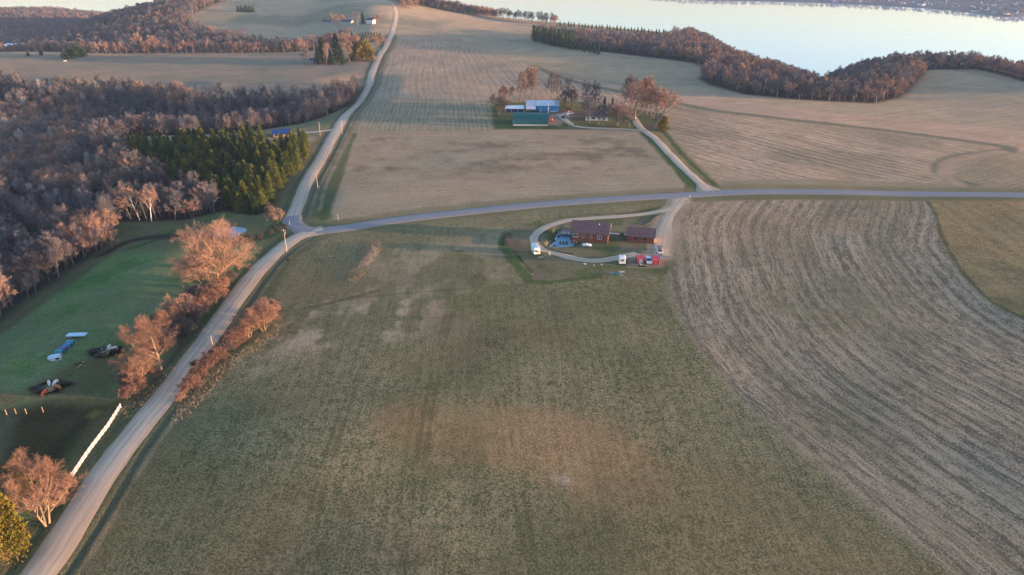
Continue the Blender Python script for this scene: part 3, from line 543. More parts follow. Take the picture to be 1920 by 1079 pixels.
def bare_tree(seed, H=13., spread=.55, stems=1, trunk=.25, limbs=8, subs=6, subs2=6, tw=8, twl=.9, tww=.05, lift=.25, r0=.22, narrow=1.0, tl=.72, ll=.46):
    """leafless tree: heavy wood (trunk and limbs) and crown (fine branches and twigs)"""
    rs = np.random.RandomState(seed); wood = []; fine = []; tA = []; tB = []
    def limb(p, d, L, r, lev):
        k = 3 if lev < 2 else 2; pts = [Vector(p)]; d = Vector(d)
        for i in range(k):
            d = (d + Vector(rs.randn(3)) * (.05 if lev == 0 else .13) + Vector((0, 0, lift * .35))).normalized(); d = Vector((d.x * narrow, d.y * narrow, d.z)).normalized() if lev else d
            pts.append(pts[-1] + d * L / k)
        rr = [r * (1 - .72 * i / k) for i in range(k + 1)]; tgt = wood if lev < 2 else fine
        for i in range(k): tgt.append((*pts[i], *pts[i + 1], rr[i], rr[i + 1]))
        return pts, rr, d
    def along(pts, t):
        f = t * (len(pts) - 1); i = min(int(f), len(pts) - 2); return pts[i].lerp(pts[i + 1], f - i), (pts[i + 1] - pts[i]).normalized()
    for s in range(stems):
        a = 2 * math.pi * s / stems + rs.rand(); lean = .08 if stems == 1 else .30
        p0 = Vector((math.cos(a), math.sin(a), 0)) * (0 if stems == 1 else .35); d0 = Vector((math.cos(a) * lean, math.sin(a) * lean, 1)).normalized()
        Ht = H * (tl if stems == 1 else .62) * rs.uniform(.9, 1.08); pts, rr, _ = limb(p0, d0, Ht, r0 / math.sqrt(stems) * 1.15, 0)
        for i in range(limbs):
            t = trunk + (1 - trunk) * (i + rs.rand() * .6) / limbs; p, d = along(pts, min(t, .98)); ang = spread * rs.uniform(.8, 1.35) * (1.15 - .5 * t); az = i * 2.4 + rs.rand()
            o = Vector((math.cos(az), math.sin(az), 0)); dd = (d * math.cos(ang) + o * math.sin(ang)).normalized(); L1 = H * ll * (1.12 - .55 * t) * rs.uniform(.8, 1.15)
            q1, rq, _ = limb(p, dd, L1, r0 * .42 * (1.1 - .5 * t), 1)
            for j in range(subs):
                t2 = .25 + .75 * (j + rs.rand()) / subs; p2, d2 = along(q1, min(t2, 1)); dd2 = rot_about(d2, rs.uniform(.4, .95), rs); L2 = L1 * .50 * rs.uniform(.7, 1.15) * (1.15 - .5 * t2)
                q2, _, _ = limb(p2, dd2, L2, r0 * .13, 2)
                for k in range(subs2):
                    t3 = .2 + .8 * (k + rs.rand()) / subs2; p3, d3 = along(q2, min(t3, 1)); dd3 = rot_about(d3, rs.uniform(.35, .9), rs); dd3 = (dd3 + Vector((0, 0, lift * .6))).normalized(); L3 = L2 * .55 * rs.uniform(.6, 1.2)
                    e3 = p3 + dd3 * L3; tA.append(p3); tB.append(e3 + dd3 * .1)
                    for w in range(tw):
                        t4 = .15 + .85 * rs.rand(); p4 = p3.lerp(e3, t4); dd4 = rot_about(dd3, rs.uniform(.25, .9), rs); tA.append(p4); tB.append(p4 + dd4 * twl * rs.uniform(.5, 1.2))
    V1, F1_ = tubes(wood, 5); V2, F2_ = tubes(fine, 3); V3, F3_ = slivers(np.array([tuple(v) for v in tA]), np.array([tuple(v) for v in tB]), tww, rs)
    return (V1, F1_), (np.vstack([V2, V3]), np.vstack([F2_, F3_ + len(V2)]))
def conifer(seed, H=9., Rr=2.3, whorls=22, per=7, sp=5, clump=.55, droop=.25, bare=.06, power=.85):
    rs = np.random.RandomState(seed); V = []; n = 0
    for i in range(whorls):
        t = bare + (1 - bare) * (i + rs.rand() * .5) / whorls; z = H * t; L = Rr * (1 - t) ** power * rs.uniform(.82, 1.12) + .12
        for k in range(per):
            az = k * 2 * math.pi / per + i * 1.1 + rs.rand() * .7; Lk = L * rs.uniform(.7, 1.12); d = np.array([math.cos(az), math.sin(az), .30 - droop * 1.2 * (1 - t)])
            for j in range(sp):
                f = (j + .6) / sp; c = np.array([0, 0, z]) + d * Lk * f + rs.randn(3) * .10; s = clump * (1.1 - .45 * f) * rs.uniform(.7, 1.3)
                up = np.array([0, 0, 1.]) * rs.uniform(.2, .9) + d * .5; sd_ = np.cross(d, [0, 0, 1.]) + rs.randn(3) * .45; sd_ /= np.linalg.norm(sd_) + 1e-9; up /= np.linalg.norm(up)
                V += [c - sd_ * s * .5 - up * s * .2, c + sd_ * s * .5 - up * s * .25, c + up * s * .75 + d * .12]
    V = np.array(V); Fc = np.arange(len(V)).reshape(-1, 3); tw, tf = tubes([(0, 0, -.2, 0, 0, H * .96, .02 * H + .02, .02)], 6); return (tw, tf), (V, Fc)
def leafy(seed, H=6., Rx=2.2, n=3200, s=.34, lobes=9, base=.08, cone=.35):
    """dense evergreen bush: leaf clumps through lobes of a rounded crown"""
    rs = np.random.RandomState(seed); V = []; C = []
    for i in range(lobes):
        t = (i + .5) / lobes; az = rs.rand() * 6.28; r = Rx * .5 * (1 - cone * t); C.append((math.cos(az) * r * rs.rand(), math.sin(az) * r * rs.rand(), H * (base + .12 + .75 * t), Rx * (.75 - .42 * t) * rs.uniform(.8, 1.15)))
    for q in range(n):
        c = C[rs.randint(lobes)]; d = rs.randn(3); d /= np.linalg.norm(d); p = np.array(c[:3]) + d * c[3] * rs.rand() ** .35 * np.array([1, 1, 1.15]); p[2] = max(p[2], .15)
        a = rs.randn(3); a /= np.linalg.norm(a); b = np.cross(a, d + .3 * rs.randn(3)); b /= np.linalg.norm(b) + 1e-9; e = s * rs.uniform(.6, 1.3); V += [p - b * e * .5, p + b * e * .5, p + (a * .3 + d * .7 + np.array([0, 0, .5])) * e]
    V = np.array(V); tw, tf = tubes([(0, 0, -.2, 0, 0, H * .7, .16, .05)], 6); return (tw, tf), (V, np.arange(len(V)).reshape(-1, 3))
_MD = {}
NOM = {'near_a': 17, 'near_b': 15, 'near_c': 19, 'mid_a': 15, 'mid_b': 16, 'mid_c': 14, 'mid_d': 15, 'mid_e': 15, 'mid_f': 13, 'poplar': 21, 'poplar_b': 20, 'far_a': 15, 'far_b': 14, 'far_c': 15, 'far_d': 16, 'shrub': 4.6, 'shrub_b': 4.2, 'shrub_c': 4.4, 'brush': 2.2, 'under': 5,
       'pine': 9, 'pine_b': 9.5, 'pine_d': 9, 'spruce': 14, 'far_pine': 12, 'juniper': 9, 'juniper_d': 7.5, 'golden': 8, 'cedar': 8}
def tree_meshes(key, parts, bm, cm):
    if key not in _MD:
        (v1, f1), (v2, f2) = parts; v1 = np.asarray(v1); v2 = np.asarray(v2); q = NOM[key] / v2[:, 2].max(); v1 = v1 * q; v2 = v2 * q; _MD[key] = (mesh_data('trunk', v1, f1, [bm], True), mesh_data('crown', v2, f2, [cm]))
    return _MD[key]
def place_tree(name, key, loc, s, label, cat, group=None, rz=None, sz=None):
    """one tree: an Empty at its foot with its own trunk and crown"""
    tm, cm = _MD[key]; rz = random.uniform(0, 6.28) if rz is None else rz
    r = bpy.data.objects.new(name, None); COL.objects.link(r); r.location = (loc[0], loc[1], loc[2] - .15); r.rotation_euler = (0, 0, rz); r.scale = (s, s, sz if sz else s); r.empty_display_size = .3; tag(r, label, cat, group)
    for nm, d in (('trunk', tm), ('crown', cm)):
        o = bpy.data.objects.new(nm, d); COL.objects.link(o); o.parent = r
    return r
random.seed(5)
# near, detailed kinds
for i, (k, prm, bm, cm) in enumerate([
    ('near_a', dict(seed=1, H=17, spread=.72, trunk=.18, limbs=12, subs=7, subs2=7, tw=12, twl=1.15, tww=.036, r0=.40), B_TAN, T_RUST),
    ('near_b', dict(seed=2, H=15, spread=.66, stems=3, trunk=.25, limbs=8, subs=6, subs2=6, tw=11, twl=1.05, tww=.036, r0=.36), B_TAN, T_RUST),
    ('near_c', dict(seed=3, H=19, spread=.85, stems=4, trunk=.22, limbs=10, subs=7, subs2=6, tw=11, twl=1.2, tww=.034, r0=.55, lift=.12), B_TAN, T_PALE),
    ('mid_a', dict(seed=4, H=15, spread=.68, trunk=.18, tl=.78, ll=.40, limbs=12, subs=5, subs2=5, tw=9, twl=1.15, tww=.080, r0=.27), B_GREY, T_GREY),
    ('mid_b', dict(seed=5, H=16, spread=.60, trunk=.22, tl=.8, ll=.36, limbs=12, subs=5, subs2=5, tw=9, twl=1.15, tww=.080, r0=.26, lift=.35), B_GREY, T_GREY),
    ('mid_c', dict(seed=6, H=14, spread=.70, stems=2, trunk=.3, limbs=7, subs=5, subs2=5, tw=9, twl=1.15, tww=.080, r0=.30), B_GREY, T_ROSE),
    ('mid_d', dict(seed=7, H=15, spread=.62, trunk=.45, limbs=8, subs=5, subs2=5, tw=8, twl=1.0, tww=.09, r0=.27), B_WHITE, T_PALE),
    ('mid_e', dict(seed=8, H=15, spread=.45, trunk=.40, limbs=8, subs=5, subs2=4, tw=7, twl=1.1, tww=.085, r0=.24, lift=.4), B_WHITE, T_SILV),
    ('mid_f', dict(seed=9, H=13, spread=.65, trunk=.25, limbs=9, subs=5, subs2=5, tw=8, twl=1.1, tww=.09, r0=.24), B_DARK, T_DARK),
    ('poplar', dict(seed=10, H=21, spread=.75, trunk=.22, limbs=22, subs=5, subs2=4, tw=8, twl=1.1, tww=.11, r0=.30, lift=.18, tl=.93, ll=.25), B_GREY, T_ROSE),
    ('poplar_b', dict(seed=11, H=20, spread=.8, trunk=.26, limbs=20, subs=5, subs2=4, tw=8, twl=1.1, tww=.11, r0=.30, lift=.18, tl=.93, ll=.25), B_GREY, T_GREY),
    ('far_a', dict(seed=12, H=15, spread=.62, trunk=.28, limbs=8, subs=4, subs2=4, tw=6, twl=1.5, tww=.17, r0=.28), B_GREY, T_GREY),
    ('far_b', dict(seed=13, H=14, spread=.70, stems=2, trunk=.28, limbs=6, subs=4, subs2=4, tw=6, twl=1.5, tww=.17, r0=.30), B_GREY, T_ROSE),
    ('far_c', dict(seed=14, H=15, spread=.5, trunk=.32, limbs=8, subs=4, subs2=4, tw=6, twl=1.4, tww=.22, r0=.26, lift=.35), B_WHITE, T_GREY),
    ('far_d', dict(seed=15, H=16, spread=.55, trunk=.3, limbs=8, subs=4, subs2=4, tw=6, twl=1.4, tww=.2, r0=.26), B_GREY, T_PALE),
    ('shrub', dict(seed=16, H=4.6, spread=.75, stems=6, trunk=.12, limbs=5, subs=5, subs2=5, tw=10, twl=.65, tww=.030, r0=.13, lift=.15), B_GREY, T_RUST),
    ('shrub_b', dict(seed=17, H=4.2, spread=.8, stems=7, trunk=.1, limbs=5, subs=4, subs2=4, tw=8, twl=.7, tww=.045, r0=.12, lift=.12), B_DARK, T_DARK),
    ('shrub_c', dict(seed=18, H=4.4, spread=.75, stems=6, trunk=.1, limbs=5, subs=5, subs2=5, tw=10, twl=.6, tww=.030, r0=.12, lift=.15), B_TAN, T_PALE),
    ('brush', dict(seed=19, H=2.2, spread=.9, stems=8, trunk=.05, limbs=4, subs=3, subs2=3, tw=6, twl=.5, tww=.05, r0=.06, lift=.1), B_TAN, N_GRASS),
    ('under', dict(seed=20, H=5, spread=.8, stems=5, trunk=.1, limbs=5, subs=3, subs2=3, tw=6, twl=1.0, tww=.16, r0=.14, lift=.15), B_DARK, T_DARK)]):
    tree_meshes(k, bare_tree(**prm), bm, cm)
N_FAR = twig_mat('needles_far', (.05, .095, .045), (.08, .13, .05)); tree_meshes('pine', conifer(31, 9, 2.9, sp=6, clump=.66, power=.62), B_DARK, N_PINE); tree_meshes('pine_b', conifer(32, 9.5, 2.8, 24, sp=6, clump=.62, power=.58), B_DARK, N_PINE); tree_meshes('pine_d', conifer(33, 9, 3.0, sp=6, clump=.66, power=.66), B_DARK, N_DARK)
tree_meshes('spruce', conifer(34, 14, 4.1, 32, 9, 6, clump=.8, droop=.4), B_DARK, N_DARK); tree_meshes('far_pine', conifer(35, 12, 4.2, 16, 7, 4, clump=1.3, power=.7), B_DARK, N_FAR)
tree_meshes('juniper', leafy(36, 9.0, 3.3, 9000, .34, 14, .05), B_DARK, N_JUN); tree_meshes('juniper_d', leafy(37, 7.5, 3.4, 3200, .6, 10, .03, .5), B_DARK, N_DARK); tree_meshes('golden', leafy(38, 8, 2.3, 2600, .5, 9, .05), B_TAN, N_GOLD); tree_meshes('cedar', leafy(39, 8, 3.2, 4200, .5, 12, .03, .45), B_DARK, N_JUN)

def scatter(poly_world, step, seed, keep=None, margin=0.0):
    rs = np.random.RandomState(seed); p = np.asarray(poly_world, float); x0, y0 = p.min(0); x1, y1 = p.max(0)
    gx, gy = np.meshgrid(np.arange(x0, x1, step), np.arange(y0, y1, step * .9)); gx = gx + (np.arange(gx.shape[0]) % 2)[:, None] * step / 2; x = (gx + rs.uniform(-.42, .42, gx.shape) * step).ravel(); y = (gy + rs.uniform(-.42, .42, gy.shape) * step).ravel()
    m = sdf(x, y, p) < -margin
    if keep is not None: m &= keep(x, y)
    return x[m], y[m]
def in_view(x, y, pad=30): return (np.abs(x) < .80 * (y * .9 + 60) + pad) & (y > 60)

def woodland(name, label, x, y, keys, wts, smin, smax, seed, sc=None):
    """a wood too large to count: one object, geometry nodes set its trees out on points"""
    rs = np.random.RandomState(seed); z = hgt(x, y) - .2; n = len(x); me = mesh_data(name, np.stack([x, y, z], 1), [])
    patch = vn(x, y, 45, seed + 400); pick = np.clip((rs.rand(n) * .35 + sm(.15, .85, patch) * .65), 0, .999); cw = np.cumsum(np.array(wts) / sum(wts)); idx = np.searchsorted(cw, pick)
    scl = rs.uniform(smin, smax, n) * (1 if sc is None else sc)
    for nm, tp, ar, fld in (('kind_index', 'INT', idx, 'value'), ('turn', 'FLOAT', rs.uniform(0, 6.28, n), 'value'), ('size', 'FLOAT', scl, 'value')):
        a = me.attributes.new(nm, tp, 'POINT'); a.data.foreach_set(fld, np.asarray(ar, np.int32 if tp == 'INT' else np.float32))
    o = link(name, me); tag(o, label, 'wood', None, 'stuff')
    ng = bpy.data.node_groups.new(name, 'GeometryNodeTree'); ng.interface.new_socket('Geometry', in_out='INPUT', socket_type='NodeSocketGeometry'); ng.interface.new_socket('Geometry', in_out='OUTPUT', socket_type='NodeSocketGeometry')
    gi = ng.nodes.new('NodeGroupInput'); go = ng.nodes.new('NodeGroupOutput'); join = ng.nodes.new('GeometryNodeJoinGeometry')
    def attr(nm, tp):
        k = ng.nodes.new('GeometryNodeInputNamedAttribute'); k.data_type = tp; k.inputs[0].default_value = nm; return [s for s in k.outputs if s.enabled][0]
    cx = ng.nodes.new('ShaderNodeCombineXYZ'); ng.links.new(attr('turn', 'FLOAT'), cx.inputs[2]); si = attr('size', 'FLOAT'); ki = attr('kind_index', 'INT'); m2p = ng.nodes.new('GeometryNodeMeshToPoints'); ng.links.new(gi.outputs[0], m2p.inputs[0])
    for part in (0, 1):
        gj = ng.nodes.new('GeometryNodeJoinGeometry')
        for k in reversed(keys):
            oi = ng.nodes.new('GeometryNodeObjectInfo'); oi.inputs['Object'].default_value = SRC[k][part]; oi.inputs['As Instance'].default_value = True; ng.links.new(oi.outputs['Geometry'], gj.inputs[0])
        ip = ng.nodes.new('GeometryNodeInstanceOnPoints'); ng.links.new(m2p.outputs[0], ip.inputs['Points']); ng.links.new(gj.outputs[0], ip.inputs['Instance']); ip.inputs['Pick Instance'].default_value = True
        ng.links.new(ki, ip.inputs['Instance Index']); ng.links.new(cx.outputs[0], ip.inputs['Rotation']); ng.links.new(si, ip.inputs['Scale']); ng.links.new(ip.outputs[0], join.inputs[0])
    ng.links.new(join.outputs[0], go.inputs[0]); md = o.modifiers.new('trees', 'NODES'); md.node_group = ng; return o
SRC = {}
def reg(key, root):
    if key not in SRC: SRC[key] = [c for c in COL.objects if c.parent == root]; SRC[key].sort(key=lambda c: c.name.startswith('crown'))
    return root

# ---- single trees by the road, hand placed: (name, mesh, foot pixel, height, label, category, group)
def T(name, key, px, py, Hm, label, cat, group=None, rz=None, base=None, sxy=None):
    Hk = NOM[key]
    p = base or P(px, py); s = Hm / Hk; r = place_tree(name, key, p, sxy if sxy else s, label, cat, group, rz, s); reg(key, r); return r
T('bare_tree', 'near_b', 88, 985, 17, 'large leafless tree with several tan trunks at the corner of the white fence', 'tree', rz=.4)
T('juniper_tree', 'juniper', 34, 1052, 17.0, 'golden green bushy evergreen at the lower left beside the gravel road', 'tree', sxy=1.45)
T('juniper_tree', 'juniper', -14, 990, 14, 'golden green evergreen cut by the left edge above the corner evergreen', 'tree')
T('conifer_tree', 'cedar', 52, 938, 9.5, 'yellow green conifer tip standing behind the large bare tree by the white fence', 'tree', sxy=.8)
T('bare_tree', 'near_b', -6, 1070, 8, 'tan trunk of a bare tree at the bottom left corner of the picture', 'tree')
T('bare_tree', 'near_a', 302, 694, 17.5, 'rusty bare tree with forked tan trunk left of the gravel road above the white fence', 'tree', rz=2.0)
T('bare_tree', 'near_b', 262, 726, 12, 'lower rusty bare tree between the forked tree and the end of the white fence', 'tree')
T('bare_tree', 'near_b', 268, 668, 12.5, 'rusty bare tree behind the forked tree at the edge of the pasture', 'tree')
T('bare_tree', 'near_c', 412, 532, 24, 'biggest pale orange spreading bare tree beside the road in front of the pond', 'tree', rz=1.1, sxy=1.32)
T('bare_tree', 'near_c', 384, 540, 14, 'pale spreading bare tree touching the left side of the biggest roadside tree', 'tree', rz=3.0, sxy=1.0)
T('bare_tree', 'mid_c', 343, 612, 11, 'reddish bare tree in the hedgerow above the forked tree', 'tree'); T('bare_tree', 'near_b', 320, 628, 10.5, 'rusty bare tree at the pasture edge of the hedgerow below the biggest tree', 'tree')
T('bare_tree', 'near_b', 495, 622, 10.5, 'rounded tan bare tree right of the gravel road near the track across the hay field', 'tree', sxy=.85); T('bare_tree', 'near_b', 468, 634, 9, 'tan bare tree just left of the rounded tree right of the gravel road', 'tree', sxy=.75)
T('bare_tree', 'mid_c', 517, 428, 9.5, 'small pink-brown bare tree near the bend where the roads join', 'tree', sxy=.62); T('bare_tree', 'mid_f', 505, 402, 6.5, 'low grey-brown bare tree at the lower tip of the pine plantation', 'tree')
T('bare_tree', 'mid_f', 212, 468, 12, 'dark lone bare tree at the creek between the woods and the pasture', 'tree')
for i, (px, py, h, k) in enumerate([(243, 748, 4.5, 'shrub'), (258, 738, 5.2, 'shrub'), (246, 722, 5, 'shrub'), (280, 712, 5, 'shrub'), (290, 668, 5, 'shrub'), (312, 652, 6, 'shrub_b'), (330, 640, 6, 'shrub_b'), (345, 632, 6.5, 'shrub_b'), (300, 622, 6, 'shrub'), (360, 606, 7, 'shrub_b'), (375, 592, 6.5, 'shrub'), (332, 596, 6, 'shrub_b'),
                                    (392, 575, 6.5, 'shrub'), (408, 560, 6, 'shrub'), (372, 566, 6.5, 'shrub_b'), (420, 545, 5.5, 'shrub_c'), (432, 530, 5, 'shrub_b'), (352, 572, 5, 'shrub'), (445, 505, 4, 'shrub_c')]):
    T('shrub', k, px, py, h, {'shrub': 'rusty red leafless bush', 'shrub_b': 'dark brown leafless bush', 'shrub_c': 'pale tan leafless bush'}[k] + ' in the hedgerow on the left side of the gravel road', 'shrub', {'shrub': 'rusty', 'shrub_b': 'dark', 'shrub_c': 'pale'}[k] + ' bushes left of the gravel road')
for i, (px, py, h, k) in enumerate([(350, 738, 3.6, 'shrub'), (362, 727, 4.2, 'shrub'), (374, 714, 4.4, 'shrub'), (386, 700, 4.6, 'shrub'), (398, 688, 5, 'shrub'), (410, 676, 4.6, 'shrub'), (422, 664, 4.6, 'shrub_b'), (432, 654, 5, 'shrub'), (444, 644, 5.5, 'shrub'), (456, 638, 5.5, 'shrub_c'), (480, 616, 6, 'shrub_c'), (505, 606, 6, 'shrub_c'), (512, 590, 5.5, 'shrub_c'), (490, 590, 5, 'shrub_c'), (366, 690, 2.5, 'shrub'), (340, 752, 2.6, 'shrub_c')]):
    T('shrub', k, px, py, h, {'shrub': 'rusty red leafless bush', 'shrub_b': 'dark brown leafless bush', 'shrub_c': 'pale tan leafless bush'}[k] + ' in the hedgerow on the right side of the gravel road', 'shrub', {'shrub': 'rusty', 'shrub_b': 'dark', 'shrub_c': 'pale'}[k] + ' bushes right of the gravel road')
for i, (px, py, h, k) in enumerate([(524, 434, 2.6, 'shrub_b'), (508, 441, 2.6, 'shrub_b'), (534, 428, 2.2, 'shrub_b'), (470, 452, 3, 'shrub_b'), (455, 458, 3, 'shrub_b'), (488, 449, 2.5, 'shrub_b'), (543, 492, 2, 'shrub_b')]):
    T('shrub', k, px, py, h, 'low dark bush along the creek below the road bend', 'shrub', 'dark bushes by the creek')
for i, (px, py) in enumerate([(112, 938), (122, 925), (106, 950), (130, 912)]): T('shrub', 'shrub_c', px, py, 3.2, 'thin tan bush between the white fence and the gravel road', 'shrub', 'thin bushes by the white fence')
T('shrub', 'shrub_b', 620, 302, 1.8, 'small dark reddish bush in the ditch right of the far gravel road', 'shrub')

# ---- farmstead trees
for key, px, py, h, lab in [
    ('poplar', 975, 190, 22, 'tall narrow bare tree, leftmost of the three behind the white-roofed shed'), ('poplar', 985, 184, 23, 'tall narrow bare tree, middle of the three behind the white-roofed shed'), ('poplar', 996, 184, 23, 'tall narrow bare tree, rightmost of the three behind the white-roofed shed'),
    ('poplar_b', 1033, 186, 21, 'tall narrow bare tree standing behind the middle of the blue machine shed'), ('poplar_b', 1047, 190, 21, 'tall narrow bare tree behind the right end of the blue machine shed'), ('poplar_b', 1068, 196, 20, 'tall narrow bare tree behind the two dark round trees'),
    ('mid_f', 1058, 210, 17, 'dark round bare tree next to the blue machine shed'), ('mid_f', 1071, 207, 16, 'dark round bare tree, second to the right of the blue machine shed'),
    ('poplar_b', 1098, 214, 22, 'tall grey bare tree behind the left end of the white farmhouse'), ('poplar_b', 1112, 212, 21, 'tall thin bare tree behind the middle of the white farmhouse'),
    ('mid_a', 1105, 231, 19, 'grey bare tree in front of the left end of the white farmhouse'), ('mid_a', 1121, 235, 15, 'grey bare tree in front of the middle of the white farmhouse'), ('mid_b', 1129, 237, 15, 'slim bare tree in front of the right end of the white farmhouse'),
    ('mid_a', 1156, 237, 16, 'brown bare tree on the lawn right of the white farmhouse'), ('mid_c', 1163, 239, 15, 'forked brown bare tree on the lawn right of the white farmhouse'), ('mid_a', 1180, 239, 13, 'bare tree on the lawn nearest the gravel drive'),
    ('near_a', 1190, 226, 27, 'biggest brown bare tree beside the farm drive'), ('poplar', 1201, 214, 25, 'tall orange-brown bare tree just right of the biggest farm tree'), ('poplar', 1212, 216, 25, 'tall orange-brown bare tree in the middle of the row right of the farm drive'), ('mid_c', 1222, 220, 21, 'broad orange-brown bare tree in the row right of the farm drive'), ('mid_c', 1235, 226, 20, 'rightmost orange-brown bare tree of the farm grove'),
    ('poplar', 1168, 206, 23, 'tall bare tree behind the lawn left of the biggest farm tree'), ('poplar_b', 1180, 208, 24, 'tall bare tree just left of the biggest farm tree'), ('mid_b', 1228, 241, 10, 'low dark bare tree beside the farm conifer'),
    ('near_b', 938, 218, 15, 'rusty bare tree left of the long white-roofed open shed'), ('near_b', 950, 192, 13, 'rusty bare tree behind the long white-roofed open shed')]:
    T('bare_tree', key, px, py, h * 1.08, lab, 'tree', sxy=h / {'poplar': 21, 'poplar_b': 20, 'mid_f': 13, 'mid_a': 15, 'mid_b': 16, 'mid_c': 14, 'near_a': 17, 'near_b': 15}[key] * (1.15 if 'poplar' in key else 1.4))
T('conifer_tree', 'cedar', 1243, 247, 10.5, 'olive green round conifer at the right end of the farm grove', 'tree', sxy=1.3); T('conifer_tree', 'spruce', 1133, 204, 9, 'small dark conifer behind the white farmhouse', 'tree'); T('conifer_tree', 'spruce', 1148, 204, 8, 'small dark conifer right of and behind the white farmhouse', 'tree')
T('shrub', 'shrub_b', 1166, 443, 1.6, 'dark low bush against the left end of the red-brown garage', 'shrub'); T('shrub', 'shrub_b', 1078, 241 - 5, 1.2, 'small dark bush on the farm lawn beside the curved drive', 'shrub')

# ---- pine plantation
PINES = FL([(238, 262), (300, 270), (400, 268), (510, 268), (585, 275), (578, 306), (545, 342), (512, 372), (494, 388), (440, 382), (415, 362), (372, 346), (305, 320), (262, 300)], -2)
px_, py_ = scatter(PINES, 5.6, 41); random.seed(9)
_b = F(527, 262)
for x, y in zip(px_, py_):
    if abs(x - _b[0]) < 11 and y > _b[1] - 24: continue
    k = random.choice(['pine', 'pine', 'pine_b', 'pine_d']); s = random.uniform(.8, 1.32); r = place_tree('pine_tree', k, (x, y, H1(x, y)), s * 1.05, 'dense green pine in the plantation left of the far gravel road', 'tree', 'pines in the plantation left of the far gravel road', None, s * .95); reg(k, r)
# ---- conifers elsewhere
for (px, py, h, k) in [(330, 252, 7, 'pine_d'), (345, 250, 7.5, 'pine_d'), (385, 249, 7, 'pine'), (400, 249, 7, 'pine_d'), (448, 241, 8, 'pine_d'), (498, 234, 5, 'pine'), (310, 254, 7, 'pine_d'), (362, 250, 8, 'pine_d')]: T('pine_tree', k, px, py, h, 'young pine at the wood edge behind the clearing of the blue-roofed house', 'tree', 'young pines at the edge of the clearing')
for (px, py, h, lab) in [(124, 112, 12, 'dark evergreen, nearest of the cluster at the left far field'), (137, 110, 13, 'dark evergreen in the middle of the cluster at the left far field'), (149, 108, 14, 'tallest dark evergreen of the cluster at the left far field'), (158, 107, 12, 'rightmost dark evergreen of the cluster at the left far field')]: T('conifer_tree', 'juniper_d', px, py, h, lab, 'tree')
T('shrub', 'juniper_d', 53, 106, 5, 'low dark round bush near the left end of the far field', 'shrub'); T('shrub', 'juniper_d', 78, 105, 6, 'larger low dark round bush left of the evergreen cluster', 'shrub')
for (key, px, py, h, lab) in [('spruce', 597, 121, 15, 'dark green spruce, leftmost of the roadside grove'), ('spruce', 606, 119, 22, 'tall dark spruce behind the leftmost spruce of the roadside grove'), ('spruce', 621, 122, 13, 'green spruce, second along the front of the roadside grove'), ('spruce', 633, 118, 25, 'tall dark spruce in the middle of the roadside grove'), ('spruce', 643, 122, 13, 'small green spruce right of the middle of the roadside grove'), ('spruce', 659, 116, 18, 'dark spruce between the tall pale trees of the roadside grove'), ('golden', 677, 115, 16, 'golden yellow evergreen in the roadside grove'), ('cedar', 689, 114, 18, 'olive green rounded evergreen at the road end of the grove'), ('cedar', 670, 112, 19, 'tall olive evergreen behind the golden evergreen'),
                              ('spruce', 681, 46, 19, 'lone pointed dark spruce among the hilltop houses')]: T('conifer_tree', key, px, py, h * (1.2 if py > 90 else 1), lab, 'tree', sxy=(h * 1.45 / NOM[key] if py > 90 else None))
for (px, py, h, lab) in [(636, 117, 27, 'tall pale narrow bare tree in the middle of the roadside grove'), (656, 118, 30, 'tallest pink narrow bare tree of the roadside grove'), (667, 114, 28, 'tall pink narrow bare tree left of the golden evergreen'), (612, 121, 22, 'pale narrow bare tree between the left spruces of the grove')]: T('bare_tree', 'poplar', px, py, h, lab, 'tree')
for (px, py, h) in [(571, 122, 17), (563, 104, 21), (578, 100, 22), (590, 96, 20), (600, 92, 18), (612, 90, 18), (624, 88, 18), (646, 92, 18), (660, 90, 18), (676, 92, 18), (692, 90, 16), (705, 92, 18), (718, 88, 14), (688, 98, 17), (552, 96, 19), (541, 100, 17), (702, 117, 7)]: T('bare_tree', random.choice(['far_a', 'far_b', 'far_b']), px, py, h, 'round bare tree in the roadside grove below the hilltop houses', 'tree', 'round bare trees of the roadside grove')
for i in range(15): T('conifer_tree', 'far_pine', 640 + i * 5.2, 78 + (i % 3), random.uniform(9, 13), 'dark pine in the row behind the roadside grove', 'tree', 'row of pines behind the roadside grove')
for i in range(9): T('conifer_tree', 'far_pine', 446 + i * 3.6, 23 + (i % 2), random.uniform(8, 12), 'dark pine in the small row at the edge of the hill field', 'tree', 'small pine row on the hill')
for (px, py, h, k) in [(612, 47, 13, 'far_a'), (626, 44, 17, 'far_b'), (634, 46, 16, 'far_b'), (645, 46, 15, 'far_b'), (664, 43, 17, 'far_a'), (672, 44, 13, 'far_d'), (706, 46, 14, 'far_b'), (712, 44, 15, 'far_b')]: T('bare_tree', k, px, py, h, 'bare yard tree among the hilltop houses', 'tree', 'yard trees by the hilltop houses')
for i in range(34):
    T('conifer_tree', 'far_pine', 1002 + (i % 17) * 7.4 + random.uniform(-2, 2), (79 if i < 17 else 73) + max(0, (i % 17) - 0) * 1.45 + random.uniform(-1, 1), random.uniform(15, 20) if i % 17 < 11 else random.uniform(9, 12), 'dark green pine at the left end of the lakeside wood', 'tree', 'pines at the left end of the lakeside wood')
for i in range(36): T('conifer_tree', 'far_pine', 1044 + i * 6.6 + random.uniform(-2, 2), 50 + i * .52, random.uniform(6, 9), 'dark pine in the long row along the lake bluff', 'tree', 'long pine row along the lake bluff')

